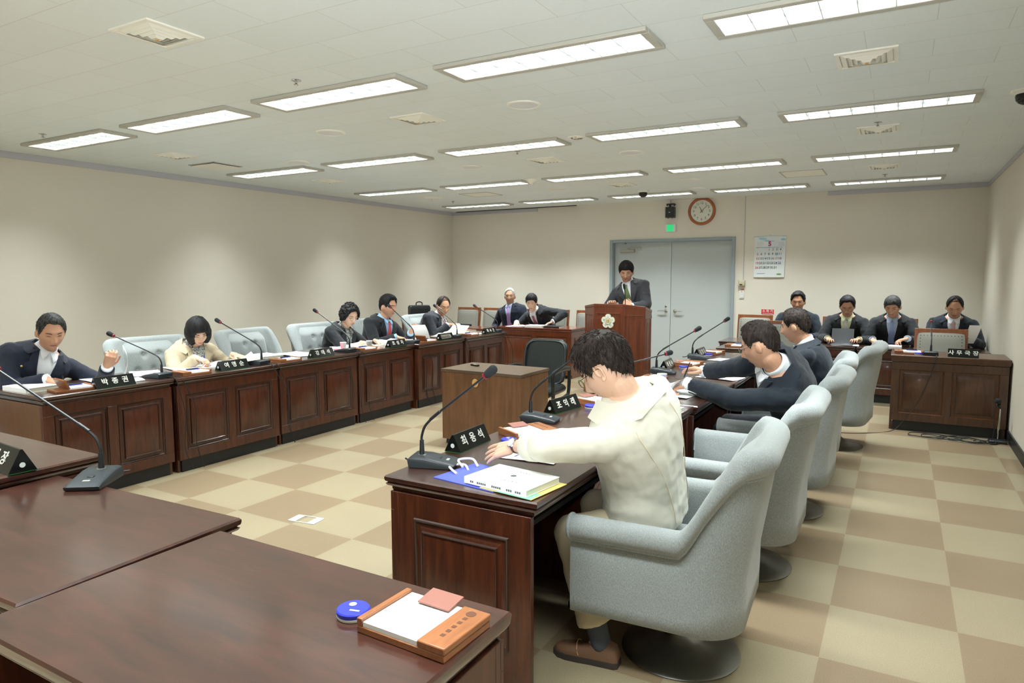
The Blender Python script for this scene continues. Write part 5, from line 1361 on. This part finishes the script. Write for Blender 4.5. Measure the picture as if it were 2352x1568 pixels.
def person(label, pel, head, face, hp=(0, 0, 0), wl=None, wr=None, jacket=S_NAVY, shirt=SH_W, tie=None, hair=('short', .011, H_BLK), skin=SK1, glasses=None, standing=False, hz=.56, k=1.0,
           hl=dict(), hr=dict(), twist=0, vopen=.42, trousers=S_DKT, near=False, fem=False, lapel=True, cuff=.012, pin=False, legs=None, polel=None, poler=None, badge=None, group=None, cw=1.0, sleeve_end=None, shoulder=0, neck=.112, arml=1.0):
    """pel: (x,y) world; head: world head centre; face: world heading in degrees (0=+x, 90=+y) of the body; hp: head pitch down, yaw left, roll (deg) relative to the body heading"""
    rz = R(face - 90); Mw = Matrix.Translation((pel[0], pel[1], 0)) @ Matrix.Rotation(rz, 4, 'Z'); Mi = Mw.inverted()
    hz0 = .93 if standing else hz
    P = Vector((0, 0, hz0)); Hc = Mi @ Vector(head)
    Rh = Matrix.Rotation(R(hp[1]), 3, 'Z') @ Matrix.Rotation(R(-hp[0]), 3, 'X') @ Matrix.Rotation(R(hp[2]), 3, 'Y')
    Rn = Matrix.Rotation(R(hp[1] * .5), 3, 'Z') @ Matrix.Rotation(R(-hp[0] * .5), 3, 'X')
    neck_top = Hc + Rh @ Vector((0, -.022, -.075)) * k * 1.1
    tl = (Hc - P); lean_dir = Vector((tl.x, tl.y, 0)) * .22
    hk_ = 1.10 * k; N = Hc + (Rn @ Vector((0, -.046, -neck))) * hk_ - lean_dir * .16
    Lt = (N - P).length
    C1 = P + Vector((0, -.01, 1)) * Lt * .5 + Vector((N.x - P.x, N.y - P.y, 0)) * .22
    def spine(t): return P * (1 - t) ** 2 + C1 * 2 * t * (1 - t) + N * t * t
    def tang(t): return ((C1 - P) * (1 - t) + (N - C1) * t).normalized()
    def frame(t):
        T = tang(t); x0 = Matrix.Rotation(R(twist) * sst(.2, .9, t), 3, 'Z') @ Vector((1, 0, math.sin(R(shoulder)) * sst(.3, .9, t))); X = (x0 - T * x0.dot(T)).normalized(); return T, X, T.cross(X)
    f = .90 if fem else 1.0
    WT = [(0, .195), (.12, .190), (.30, .178), (.50, .188), (.68, .205), (.80, .208), (.87, .192), (.92, .158), (.96, .112), (1.0, .074)]
    DT = [(0, .135), (.15, .135), (.30, .130), (.55, .136), (.72, .134), (.84, .112), (.91, .090), (.96, .076), (1.0, .068)]
    def surf(t, a, off=0.0):
        T, X, Y = frame(min(max(t, 0), 1)); c = spine(t); w_ = interp(WT, t) * f * k * cw + off; d_ = interp(DT, t) * f * k * cw + off
        if fem and math.cos(a) > 0: d_ += .020 * math.exp(-((t - .60) / .12) ** 2) * math.cos(a)
        sa, ca = math.sin(a), math.cos(a); e = .85
        return c + X * (math.copysign(abs(sa) ** e, sa) * w_) + Y * (math.copysign(abs(ca) ** e, ca) * d_)
    def loft_torso(mb, off, t0=0, t1=1, n=26):
        mb.loft([[tuple(surf(t0 + (t1 - t0) * i / n, 2 * PI * j / 28, off)) for j in range(28)] for i in range(n + 1)])
    T, X, Y = frame(.85); cs = spine(.85)
    out = {}
    bm_ = MB(); jk = MB(); tr = MB(); arms = {}
    # --- body core
    loft_torso(bm_, -.018, 0, 1, 18)
    bm_.caps(N - tang(1) * .03, neck_top, .062 * k * f, .060 * k * f, 16)
    # --- head
    hs = k * (1.06 if fem else 1.10)
    nzr, nsr = (64, 72) if near else (44, 52)
    rings = []
    for i in range(nzr + 1):
        th = PI * (i + .02) / (nzr + .04)
        rings.append([tuple(Hc + Rh @ (headshape(math.sin(th) * math.sin(2 * PI * q / nsr), math.sin(th) * math.cos(2 * PI * q / nsr), math.cos(th), jaw=1.15 if fem else .9) * hs)) for q in range(nsr)])
    bm_.loft(rings)
    for s in (-1, 1):
        ec = Vector((s * .0775, -.010, -.008)); re = Rh @ Matrix.Rotation(s * R(18), 3, 'Z') @ Matrix.Rotation(R(-10), 3, 'X')
        if near:
            pts = []
            for q in range(15):
                a = R(-100 + 300 * q / 14) ; pts.append(Hc + Rh @ (ec * hs) + re @ Vector((s * (.006 + .004 * math.sin(a)), -.015 * math.cos(a) * (1 if math.sin(a) > 0 else .75), .028 * math.sin(a))) * hs)
            bm_.tube(pts, .0042 * k, 7); bm_.ell(Hc + Rh @ (ec * hs), .006 * k, .013 * k, .024 * k, 12, 8, re)
            bm_.ell(Hc + Rh @ ((ec + Vector((s * .004, .003, -.026))) * hs), .006 * k, .009 * k, .010 * k, 10, 6, re)
        else:
            bm_.ell(Hc + Rh @ (ec * hs), .011 * k, .020 * k, .034 * k, 14, 10, re)
    # --- arms
    for s, wt, hk, pole in ((-1, wl, hl, polel), (1, wr, hr, poler)):
        Sh = cs + X * s * (.196 * f * k * cw) - T * .030
        if wt is None:
            Wv = Vector((s * .20, .12, hz0 + .08)) if not standing else Vector((s * .26, .06, .82))
        else: Wv = Mi @ Vector(wt)
        El = ik(Sh, Wv, .285 * k * f * arml, .255 * k * f * arml, pole or (s * .55, -.35, -.8))
        fd = (Wv - El).normalized()
        hd = Mi.to_3x3() @ Vector(hk['d']) if 'd' in hk else fd
        hn = Mi.to_3x3() @ Vector(hk['n']) if 'n' in hk else Vector((0, 0, 1))
        bm_.caps(Sh, El, .050 * k * f, .040 * k * f); bm_.caps(El, Wv, .038 * k * f, .026 * k * f)
        # thumb side: on the left hand (s=-1) palm down, thumb points to +x (inside)
        tside = -s if hk.get('flip') is None else s
        info = hand_mesh(bm_, Wv, hd, hn, tside * (-1 if False else 1) * 1.0 if True else 1, hk.get('curl', .5), k * (.92 if fem else 1.0), hk.get('spread', .08), hk.get('thumb', .7), hk.get('curls'))
        arms[s] = dict(S=Sh, E=El, W=Wv, fd=fd, info=info, hd=hd)
        ce = sleeve_end.get(s, None) if sleeve_end else None
        We = Wv - fd * (ce if ce is not None else .012)
        jk.caps(Sh - T * .004, El, .070 * k * f, (.062 if near else .068) * k * f, 18); jk.caps(El, We - fd * .05, (.060 if near else .067) * k * f, (.048 if near else .052) * k * f, 18)
        jk.tube([We - fd * .07, We], [.053 * k * f, .052 * k * f], 18)
        jk.ell(Sh - X * s * .04 + T * .004, .075 * f * k, .078 * f * k, .064 * f * k)
    # --- legs
    if standing:
        for s in (-1, 1):
            hip = P + Vector((s * .09, 0, -.04)); kn = Vector((s * .10, .02, .50)); an = Vector((s * .11, -.01, .09))
            bm_.caps(hip, kn, .07, .05); bm_.caps(kn, an, .045, .035); bm_.caps(an, an + Vector((0, .05, -.04)), .030, .024)
            tr.caps(hip, kn, .095, .072); tr.caps(kn, an, .072, .058)
            arms[('leg', s)] = (an, Vector((0, 1, 0)))
    else:
        for s in (-1, 1):
            hip = P + Vector((s * .095, .02, -.02)); 
            if legs and legs.get(s): kn, an, fdir = [Mi @ Vector(v) for v in legs[s][:2]] + [(Mi.to_3x3() @ Vector(legs[s][2])).normalized()]
            else: kn = Vector((s * .13, .44, .52)); an = Vector((s * .13, .42, .10)); fdir = Vector((0, 1, 0))
            bm_.caps(hip, kn, .07, .05); bm_.caps(kn, an, .045, .034); bm_.caps(an, an + fdir * .05 + Vector((0, 0, -.06)), .028, .018)
            tr.caps(hip, kn, .088, .072, 18); tr.ell(kn, .074, .074, .074); tr.tube([kn, kn + (an - kn) * .3, kn + (an - kn) * .6, kn + (an - kn) * .86], [.073, .072, .070 if near else .067, .076 if near else .062], 18)
            arms[('leg', s)] = (an, fdir); arms[('kn', s)] = kn
    tr.caps(P + Vector((-.07, 0, -.01)), P + Vector((.07, 0, -.01)), .105, .105)
    body = bm_.build('person', skin, None, smooth=180, mat=Mw)
    vox(body, .0032 if near else .0048, 1)
    tag(body, label, 'person', group)
    loft_torso(jk, .014, .0, .955 if shirt is not None else 1.0)
    jo = jk.build('jacket', jacket, body, smooth=180)
    vox(jo, .008 if near else .010, 2, (.022, .11))
    to = tr.build('trousers', trousers, body, smooth=180); vox(to, .011, 2, (.02, .1))
    for s in (-1, 1):
        an, fd_ = arms[('leg', s)]
        shm = MB(); lat = Vector((0, 0, 1)).cross(fd_).normalized(); g0 = Vector((an.x, an.y, 0)); rings = []
        tab = [(-.075, .024, .060), (-.062, .034, .085), (-.02, .037, .098), (.03, .039, .082), (.08, .045, .062), (.13, .047, .052), (.165, .040, .044), (.188, .020, .034)]
        for (u, hw_, hh) in tab:
            c_ = g0 + fd_ * u; rings.append([tuple(c_ + lat * (hw_ * math.copysign(abs(math.cos(a)) ** .8, math.cos(a))) + Vector((0, 0, .018 + (hh - .018) * max(0, math.sin(a)) ** .75))) for a in [2 * PI * q / 20 for q in range(20)]])
        shm.loft(rings)
        so = shm.build('shoe', SHOE if near else SHOEB, body, 60)
        if near:
            sl_ = MB(); sl_.loft([[tuple(g0 + fd_ * u * 1.03 + lat * (hw_ * 1.07 * c_) + Vector((0, 0, z))) for (u, hw_, hh), c_ in list(zip(tab, [1] * 8)) + list(zip(tab[::-1], [-1] * 8))] for z in (.0, .010, .024)])
            sl_.build('shoe_sole', SOLE, so, 40)
            se = MB()
            for (u, sg) in ((.055, 1), (.055, -1)): pass
            pts = [g0 + fd_ * (.075 + .02 * math.cos(a)) + lat * (.047 * math.sin(a)) + Vector((0, 0, .03 + .040 * math.cos(a) ** 2)) for a in [R(-80 + 160 * q / 10) for q in range(11)]]
            se.tube(pts, .0016, 5); se.build('shoe_seam', M['tan'], so)
            MB().caps(an + Vector((0, 0, -.02)), an + (arms[('kn', s)] - an).normalized() * .16, .041, .046).build('sock', SOCK, body, 60)
    # --- face details
    def hp_(v, off=0.0):
        v = Vector(v); return Hc + Rh @ (v * hs)
    def ypos(x, z):
        sx = x / .0765; sz = z / .118; sx2 = max(-.95, min(.95, sx / max(.3, math.sqrt(max(0.05, 1 - sz * sz))) * math.sqrt(max(0.05, 1 - sz * sz))))
        sy = math.sqrt(max(.02, 1 - sx2 * sx2 - sz * sz)); return headshape(sx2, sy, sz).y
    for s in (-1, 1):
        e = MB(); b_ = MB()
        pts = [hp_((s * (.031 + u * .013), ypos(.031 + u * .013, .004) + .0008, .0035 - .0025 * u * u * (1 if hp[0] > 5 else -1))) for u in (-1, -.5, 0, .5, 1)]
        e.tube(pts, [.0009, .0020, .0024, .0020, .0009] if hp[0] >= 5 else [.001, .0034, .0042, .0034, .001], 8)
        pts = [hp_((s * (.031 + u * .017), ypos(.031 + u * .017, .026) + .001, +.0265 - .0022 * (u - .25) ** 2)) for u in (-1, -.5, 0, .5, 1)]
        b_.tube(pts, [.0018, .0030, .0030, .0026, .0012], 6)
        e.build('eye', EYE if hp[0] < 5 else LID, body); b_.build('eyebrow', BROW if hair[2] is not H_WHT else H_GRY, body)
    l = MB(); pts = [hp_((u * .021, ypos(abs(u) * .021, -.0635) + .0005, -.0640 + .001 * abs(u))) for u in (-1, -.5, 0, .5, 1)]
    l.tube(pts, [.0014, .0040, .0046, .0040, .0014], 8); l.build('lips', LIPR if fem else LIP, body)
    # --- hair
    hm = hair_builder(hair[0], hair[1], hash(label) % 97 if False else len(label))
    if hair[0] == 'bald':
        pass
    if near or hair[0] in ('short', 'fringe'): tufts(hm, len(label), 3000 if near else 500, .026 if near else .020, hair[0], hair[1])
    if hair[0] == 'curly':
        rnd = random.Random(3)
        for _ in range(190):
            a = rnd.uniform(-PI, PI); sz = rnd.uniform(-.55, 1); s_ = math.sqrt(1 - sz * sz)
            if sz < interp(HAIRLINE['curly'], abs(a)) + .1: continue
            p = headshape(s_ * math.sin(a), s_ * math.cos(a), sz); hm.ell(p * (1 + hair[1] / .1 * .95), rnd.uniform(.008, .014), rnd.uniform(.008, .014), rnd.uniform(.008, .014), 8, 5)
    hm.v = [tuple(Hc + Rh @ (Vector(v) * hs)) for v in hm.v]
    ho = hm.build('hair', hair[2], body, 180)
    if hair[0] == 'bald':
        th_ = hair_builder('short', .0022, 5); th_.v = [tuple(Hc + Rh @ (Vector(v) * hs)) for v in th_.v]; th_.build('thin_hair', H_THIN, body, 180)
    # --- glasses
    if glasses:
        g = MB(); ln = MB()
        for s in (-1, 1):
            cen = Vector((s * .032, .104, .002)); pts = []
            for q in range(25):
                a = 2 * PI * q / 24; pts.append(hp_((cen.x + .022 * math.cos(a), cen.y - .006 * (abs(cen.x + .022 * math.cos(a)) / .05) ** 2, cen.z + .0155 * math.copysign(abs(math.sin(a)) ** .8, math.sin(a)))))
            g.tube(pts, .0016 if near or glasses == 'dark' else .0013, 6)
            g.tube([hp_((s * .054, .098, .006)), hp_((s * .074, .080, .008)), hp_((s * .083, -.004, .010)), hp_((s * .082, -.02, .002))], .0017, 6)
            ln.tube([hp_((cen.x, cen.y - .0005, cen.z)), hp_((cen.x, cen.y + .0005, cen.z))], .001, 6)
        g.tube([hp_((-.010, .104, .004)), hp_((0, .107, .006)), hp_((.010, .104, .004))], .0014, 6)
        g.build('glasses', {'dark': M['black'], 'wire': M['glassrim'], 'tortoise': M['tortoise']}[glasses], body, 180)
    # --- clothing front
    def patch(nm, m, fa, t0, t1, off, nu=14, nv=8, th=.003, parent=body):
        """fa(v) -> (a0, a1) angular limits at t"""
        def fn(u, v):
            t = t0 + (t1 - t0) * v; a0, a1 = fa(v); return tuple(surf(t, a0 + (a1 - a0) * u, off))
        return MB().slab(fn, nv, nu, th).build(nm, m, parent, 60)
    tb = vopen                         # t where the jacket closes
    def AX(t, x):
        q = min(.92, abs(x) / (interp(WT, min(t, 1)) * f * k * cw + .02)); return math.copysign(math.asin(q ** (1 / .85)), x)
    def mpatch(nm, m, fx, t0, t1, off, nu=14, nv=8, th=.003):
        """fx(v) -> (x0, x1) in metres; off(v) offset"""
        def fn(u, v):
            t = t0 + (t1 - t0) * v; x0, x1 = fx(v); return tuple(surf(t, AX(t, x0 + (x1 - x0) * u), off(v) if callable(off) else off))
        return MB().slab(fn, nv, nu, th).build(nm, m, body, 60)
    top_hw = .064 * k * f
    if shirt is not None:
        def vx(v): return .006 + (top_hw - .006) * v ** .9
        mpatch('shirt', shirt, lambda v: (-vx(v) - .006, vx(v) + .006), tb, 1.0, lambda v: .030 - .020 * sst(.8, 1, v), 12, 20, .006)
        if lapel:
            for s in (-1, 1):
                def lx(v, s=s):
                    w_ = .012 + .062 * sst(0, .72, v) if v < .74 else .050 - .06 * (v - .74)
                    return (s * vx(v), s * (vx(v) + w_ * k * f))
                mpatch('lapel', jacket, lx, tb - .015, .985, lambda v: .034 - .010 * sst(.85, 1, v), 18, 8, .008)
        # shirt collar band and wings
        cb_ = MB(); rr = []
        cT = tang(1)
        ax = frame(1)[1]; ay = frame(1)[2]
        for q, (ro, zo) in enumerate(((.105, -.060), (.082, -.030), (.072, .0), (.0655, .022))):
            rr.append([tuple(N + ax * (math.sin(a) * ro * k * f) + ay * (math.cos(a) * ro * k * f) + cT * (zo + .006 * -math.cos(a) * 2 - .012 * max(0, math.cos(a)) )) for a in [2 * PI * j / 28 for j in range(28)]])
        cb_.loft(rr, cap=False); co = cb_.build('shirt_collar', shirt, body, 60)
        sd_ = co.modifiers.new('solid', 'SOLIDIFY'); sd_.thickness = .003
        for s in (-1, 1):
            mpatch('collar_wing', shirt, lambda v, s=s: (s * (.030 * (1 - v) + .003) * k, s * (.034 + .030 * v) * k), .90, 1.0, lambda v: .043 - .028 * sst(.4, 1, v), 8, 8, .003)
        for s in (-1, 1):
            A = arms[s]
            if cuff: MB().tube([A['W'] - A['fd'] * .05, A['W'] + A['fd'] * cuff], [.040 * k, .041 * k], 18).build('shirt_cuff', shirt, body, 60)
    # jacket collar round the back of the neck
    patch('jacket_collar', jacket, lambda v: (.62, 2 * PI - .62), .91, 1.0, .034, 24, 5, .006)
    if tie:
        def tf(u, v):
            t = .955 - (.955 - (tb + .01)) * v; w_ = (.017 if v < .08 else .012 + .024 * min(1, v * 1.4)) ; a = AX(t, (u - .5) * 2 * w_)
            return tuple(surf(t, a, .037 + (.008 if v < .08 else .002) * math.cos((u - .5) * PI)))
        MB().slab(tf, 6, 20, .004).build('tie', tie, body, 60)
    if pin:
        p = surf(.74, .55, .048); MB().ell(p, .008, .008, .008).build('lapel_pin', M['gold'], body)
    out.update(body=body, Mw=Mw, arms=arms, surf=surf, patch=patch, Hc=Hc, Rh=Rh, jacket=jo, N=N, frame=frame, tang=tang)
    return out

DOWN = dict(curl=.55)
def holdpen(pp, s, m, d=None):
    i = pp['arms'][s]['info']; tip = i['index'][2]; 
    c = (Vector(tip) + Vector(i['thumb'])) / 2
    dv = Vector(d or (0, .35, -1)).normalized()
    t = empty('pen', None, 'pen'); t.matrix_world = pp['Mw']
    MB().tube([c - dv * .085, c + dv * .045, c + dv * .055], [.004, .004, .001], 8).build('pen_body', m, t)
    return t

# ------------------------------------------------------------------ the people, left row (facing +x)
X0 = -5.78
def pl_(label, **kw): return person(label, **kw)
a = person('man in a navy jacket and open white shirt writing, left row', (-5.60, 2.52), (-5.37, 2.63, 1.125), 0, (20, -14, 0),
           wl=(-5.16, 2.90, .85), wr=(-5.24, 2.52, .80), jacket=S_NAVY, shirt=SH_W, hair=('short', .010, H_GRY), skin=SK1, pin=True, vopen=.30,
           hl=dict(d=(.35, .15, .85), n=(.9, -.3, -.1), curl=.9), hr=dict(d=(.9, .35, -.25), curl=1.0), twist=-14)
q = holdpen(a, 1, M['blackgloss']); q['label'] = 'black pen in the right hand of the man in the navy jacket'; q['group'] = 'pens'
def heldsheet(label, c, X, Y, a=.21, b=.28, bend=.05, m=None):
    t = empty('held_sheet', label, 'paper', c); t['group'] = 'held sheets'
    X = Vector(X).normalized(); Y = Vector(Y).normalized(); Z = X.cross(Y)
    MB().slab(lambda u, v: tuple(X * (u - .5) * a + Y * v * b + Z * bend * math.sin(v * 2.4)), 8, 10, .0008).build('sheet', m or M['paper'], t, 60)
    return t
heldsheet('sheet held upright by the man in the navy jacket', (-5.08, 2.97, .765), (-.86, .50, 0), (-.04, -.1, 1), .20, .24, .05)
b = person('woman with a black bob and beige jacket writing in a notebook', (-5.58, 3.84), (-5.35, 3.81, 1.045), 4, (30, -22, 8),
           wl=(-5.24, 4.10, .815), wr=(-5.20, 3.68, .835), jacket=S_BEI, shirt=SH_P, hair=('bob', .021, H_BLK), skin=SK2, fem=True, vopen=.55, lapel=True, twist=-6,
           hl=dict(d=(.8, .2, -.2), curl=.7), hr=dict(d=(.85, .35, -.3), curl=1.0), cuff=0, k=1.0, trousers=S_DKT)
q = holdpen(b, 1, M['blue'], (-.1, .5, -.6)); q['label'] = 'blue pen in the hand of the woman in the beige jacket'; q['group'] = 'pens'
c = person('woman with curly black hair, glasses and black jacket reading a book', (-5.60, 5.70), (-5.38, 5.74, 1.082), 4, (20, -16, 0),
           wl=(-5.12, 5.90, .79), wr=(-5.14, 5.70, .79), jacket=S_BLK, shirt=SH_P, hair=('curly', .024, H_BLK), skin=SK2, fem=True, vopen=.42, twist=-6, glasses='wire', pin=True,
           hl=dict(d=(.9, .3, -.3), curl=.3), hr=dict(d=(.8, .75, -.25), curl=.3), cuff=0, sleeve_end={-1: .02, 1: .16})
pt = c['surf'](.66, 0, .036); MB().ell(pt, .014, .006, .018).build('pendant', M['turq'], c['body'])
d = person('man with black hair, blue shirt and red tie looking to the right', (-5.62, 6.43), (-5.43, 6.47, 1.15), 0, (6, 2, 0),
           wl=(-5.18, 6.58, .83), wr=(-5.20, 6.34, .80), jacket=S_BLK, shirt=SH_B, tie=T_RED, hair=('short', .017, H_BLK), skin=SK1, twist=-8, vopen=.36, k=1.03,
           hl=dict(d=(.5, .2, .6), n=(.8, -.2, .1), curl=1.0), hr=dict(d=(.9, .3, -.2), curl=.9))
q = holdpen(d, 1, M['blue'], (-.5, .6, -.3)); q['label'] = 'blue pen in the hand of the man with the red tie'; q['group'] = 'pens'
heldsheet('curled sheet lifted by the man with the red tie', (-5.00, 6.60, .765), (.6, 1, 0), (-.3, -.15, .8), .18, .18, .03)
e_ = person('balding man with silver glasses, charcoal suit and red patterned tie, left row', (-5.60, 7.50), (-5.40, 7.58, 1.112), 0, (18, -30, 0),
            wl=(-5.26, 7.72, .84), wr=(-5.28, 7.52, .87), jacket=S_CHR, shirt=SH_W, tie=T_DOT, hair=('bald', .010, H_BRN), skin=SK1, glasses='wire', twist=-6, vopen=.34,
            hl=dict(d=(.8, .5, -.3), curl=.8), hr=dict(d=(.8, .45, .05), curl=1.0))
q = holdpen(e_, 1, M['white'], (-.3, -.6, -.4)); q['label'] = 'white pen held by the balding man with silver glasses'; q['group'] = 'pens'

# ------------------------------------------------------------------ back left, facing -y
g = person('white-haired man in a navy suit with a lilac tie looking at the camera side', (-5.62, 9.94), (-5.66, 9.86, 1.18), -84, (0, 16, 0),
           wl=(-5.50, 9.70, .62), wr=(-5.84, 9.70, .62), jacket=S_NAVY, shirt=SH_L, tie=T_PUR, hair=('short', .008, H_WHT), skin=SK3, glasses='wire', vopen=.30)
h = person('man with black fringe leaning forward with a bent arm beside the white-haired man', (-5.05, 9.98), (-5.12, 9.62, 1.10), -84, (20, 10, 0),
           wl=(-4.74, 9.62, .80), wr=(-5.30, 9.45, .78), jacket=S_BLK, shirt=SH_W, tie=T_MAU, hair=('fringe', .014, H_BLK), skin=SK2, vopen=.36, polel=(-.9, -.1, -.1),
           hl=dict(d=(-.7, -.5, -.3)), hr=dict(d=(.3, -.8, -.3), curl=.7))
# speaker at the podium
sp_ = person('man in a grey suit with a green tie speaking at the podium', (-3.10, 8.86), (-3.19, 8.68, 1.572), -86, (20, 12, 0),
             wl=(-3.03, 8.46, 1.13), wr=(-3.36, 8.55, 1.15), jacket=S_GRY, shirt=SH_W, tie=T_GRN, hair=('fringe', .016, H_BLK), skin=SK1, standing=True, vopen=.40, glasses='wire', k=1.03,
             hl=dict(d=(-.75, -.1, .5), n=(.3, -.8, .5), curl=.95), trousers=S_GRY, shoulder=0)
Wl = sp_['arms'][-1]
MB().tube([Wl['W'] - Wl['fd'] * .004, Wl['W'] + Wl['fd'] * .014], [.031, .031], 16).build('wristwatch', M['gold'], sp_['body'])

# ------------------------------------------------------------------ back right, facing -y
r1 = person('half-hidden man with black hair and navy jacket behind the second suited man', (-1.20, 10.0), (-1.19, 9.86, 1.17), -88, (10, 0, 0), jacket=S_DK2, shirt=SH_W, hair=('short', .013, H_BLK), skin=SK3, wl=(-1.0, 9.62, .72), wr=(-1.4, 9.62, .72))
r2 = person('man with glasses and cream tie reading a grey folder at the right back', (-.60, 9.98), (-.585, 9.76, 1.125), -92, (24, 4, 0), jacket=S_BLK, shirt=SH_G, tie=T_SIL, hair=('short', .014, H_BLK), skin=SK1, glasses='dark', vopen=.34, wl=(-.42, 9.50, .72), wr=(-.78, 9.50, .72))
r3 = person('man with greying fringe and light blue tie holding papers at the right back', (-.06, 9.96), (-.075, 9.72, 1.13), -92, (22, -6, 0), jacket=S_BLK, shirt=SH_L, tie=T_LBL, hair=('fringe', .013, H_GRY), skin=SK1, vopen=.30, wl=(.10, 9.46, .76), wr=(-.27, 9.50, .73),
            hl=dict(d=(-.8, -.4, -.2), curl=.8), hr=dict(d=(.3, -.8, -.2), curl=.9))
q = holdpen(r3, 1, M['white'], (.2, .6, -.5)); q['label'] = 'pale pen in the hand of the man with the light blue tie'; q['group'] = 'pens'
r4 = person('balding man in a dark suit with striped pink tie beside the right wall', (.57, 9.94), (.575, 9.70, 1.14), -92, (26, 0, 0), jacket=S_DK2, shirt=SH_W, tie=T_PNK, hair=('bald', .010, H_BLK), skin=SK3, vopen=.36, wl=(.72, 9.46, .78), wr=(.42, 9.46, .74))
heldsheet('white page lifted by the man with the striped tie', (.70, 9.38, .74), (1, .2, 0), (.3, .1, 1), .12, .22, .04)
gf = empty('grey_folder', 'grey folder standing open in front of the man with the cream tie', 'folder', (-.60, 9.38, .668)); 
MB().slab(lambda u, v: ((u - .5) * .25, .03 * math.sin(u * PI) + .06 * v, v * .19), 8, 4, .002).build('folder_cover', mat('folder_grey', srgb(96, 98, 102), .6), gf, 60)
MB().slab(lambda u, v: ((u - .5) * .25, -.01 - .16 * v, .004), 4, 4, .002).build('folder_back', mat('folder_dark', srgb(66, 68, 72), .6), gf, 60)

# ------------------------------------------------------------------ right row, facing -x
m2 = person('man with glasses and dark suit turning pages on the right row', (-.52, 4.60), (-.72, 4.30, 1.105), 183, (20, -10, 0),
            wl=(-1.16, 4.36, .825), wr=(-1.16, 4.78, .86), jacket=S_DK2, shirt=SH_W, hair=('short', .014, H_BRN), skin=SK1, glasses='wire', k=1.05, vopen=.5, neck=.10,
            hl=dict(d=(-.9, .1, -.35), curl=1.2), hr=dict(d=(-.8, .0, .15), curl=.6), cuff=.03)
q = holdpen(m2, 1, M['blackgloss'], (.3, .3, -.7)); q['label'] = 'black pen in the hand of the man with glasses on the right row'; q['group'] = 'pens'
Al = m2['arms'][-1]
bt = MB()
for i in range(4):
    p = Al['W'] - Al['fd'] * (.03 + .017 * i) + Vector((0, 0, -1)).cross(Al['fd']).normalized() * .0 + Vector((-.047, 0, -.012)); bt.ell(p, .004, .006, .006, 8, 5)
bt.build('sleeve_buttons', M['blackgloss'], m2['body'])
heldsheet('page curling under the left fist of the man with glasses', (-1.27, 4.36, .765), (.2, 1, 0), (.6, .1, .5), .18, .13, -.03)
m3 = person('second suited man of the right row with lilac tie seen in profile', (-.52, 5.72), (-.70, 5.72, 1.128), 182, (10, -12, 0),
            wl=(-1.08, 5.55, .80), wr=(-1.10, 5.95, .80), jacket=S_DK2, shirt=SH_W, tie=T_PUR, hair=('short', .013, H_BRN), skin=SK1, vopen=.40)
# the man in the white jacket
mw = person('man with glasses and cream white jacket reaching across the desk, right foreground', (-.89, 2.70), (-1.02, 2.56, 1.150), 184, (34, -4, 2),
            wl=(-1.325, 2.345, .845), wr=(-1.12, 2.88, .64), jacket=S_CRM, shirt=None, hair=('short', .024, H_BRN), skin=SK2, glasses='tortoise', near=True, twist=-15, neck=.088, k=1.0, cw=1.14, hz=.53,
            hl=dict(d=(-.94, .03, -.33), n=(-.25, -.62, .74), curl=.16, spread=.16, thumb=1.0), hr=dict(curl=.6), cuff=0, lapel=False, trousers=S_KHA, arml=.86, polel=(-1, -.35, .25),
            legs={-1: ((-1.12, 2.45, .49), (-.97, 2.41, .10), (-1, -.08, 0)), 1: ((-1.15, 2.78, .50), (-1.08, 2.78, .10), (-1, 0, 0))}, sleeve_end={-1: .128, 1: .02})
B = mw['body']; A = mw['arms'][-1]
# rolled cuff, watch, seams
cf_ = MB(); p0 = A['W'] - A['fd'] * .185; p1 = A['W'] - A['fd'] * .118
cf_.tube([p0, p0 + A['fd'] * .004, p1 - A['fd'] * .004, p1], [.056, .0600, .0590, .0550], 24); cf_.build('rolled_cuff', S_CRM, B, 60)
wc_ = A['W'] - A['fd'] * .022
MB().tube([wc_ - A['fd'] * .009, wc_ + A['fd'] * .009], [.0295, .0285], 22).build('watch_strap', M['strap'], B, 60)
nrm = (Vector((0, 0, 1)) * .75 + (mw['Mw'].inverted().to_3x3() @ Vector((0.1, -1.0, 0)))); nrm = (nrm - A['fd'] * nrm.dot(A['fd'])).normalized()
q = MB(); cc0 = wc_ + nrm * .026
q.tube([cc0, cc0 + nrm * .008], [.0215, .0215], 28); wo = q.build('watch_case', M['chrome'], B, 40)
q = MB(); q.tube([cc0 + nrm * .0081, cc0 + nrm * .0092], [.0185, .0185], 28); q.build('watch_dial', M['watchdial'], wo, 40)
sm_ = MB()
for aa in (PI - .50, PI + .45):
    pts = [mw['surf'](t_ / 20, aa + .25 * math.sin(t_ / 20 * 2),   .017) for t_ in range(1, 18)]
    sm_.tube(pts, .0018, 5)
S_SEAM = mat('jacket_seam_thread', srgb(222, 206, 178), .8)
so_ = sm_.build('jacket_seams', S_SEAM, B)
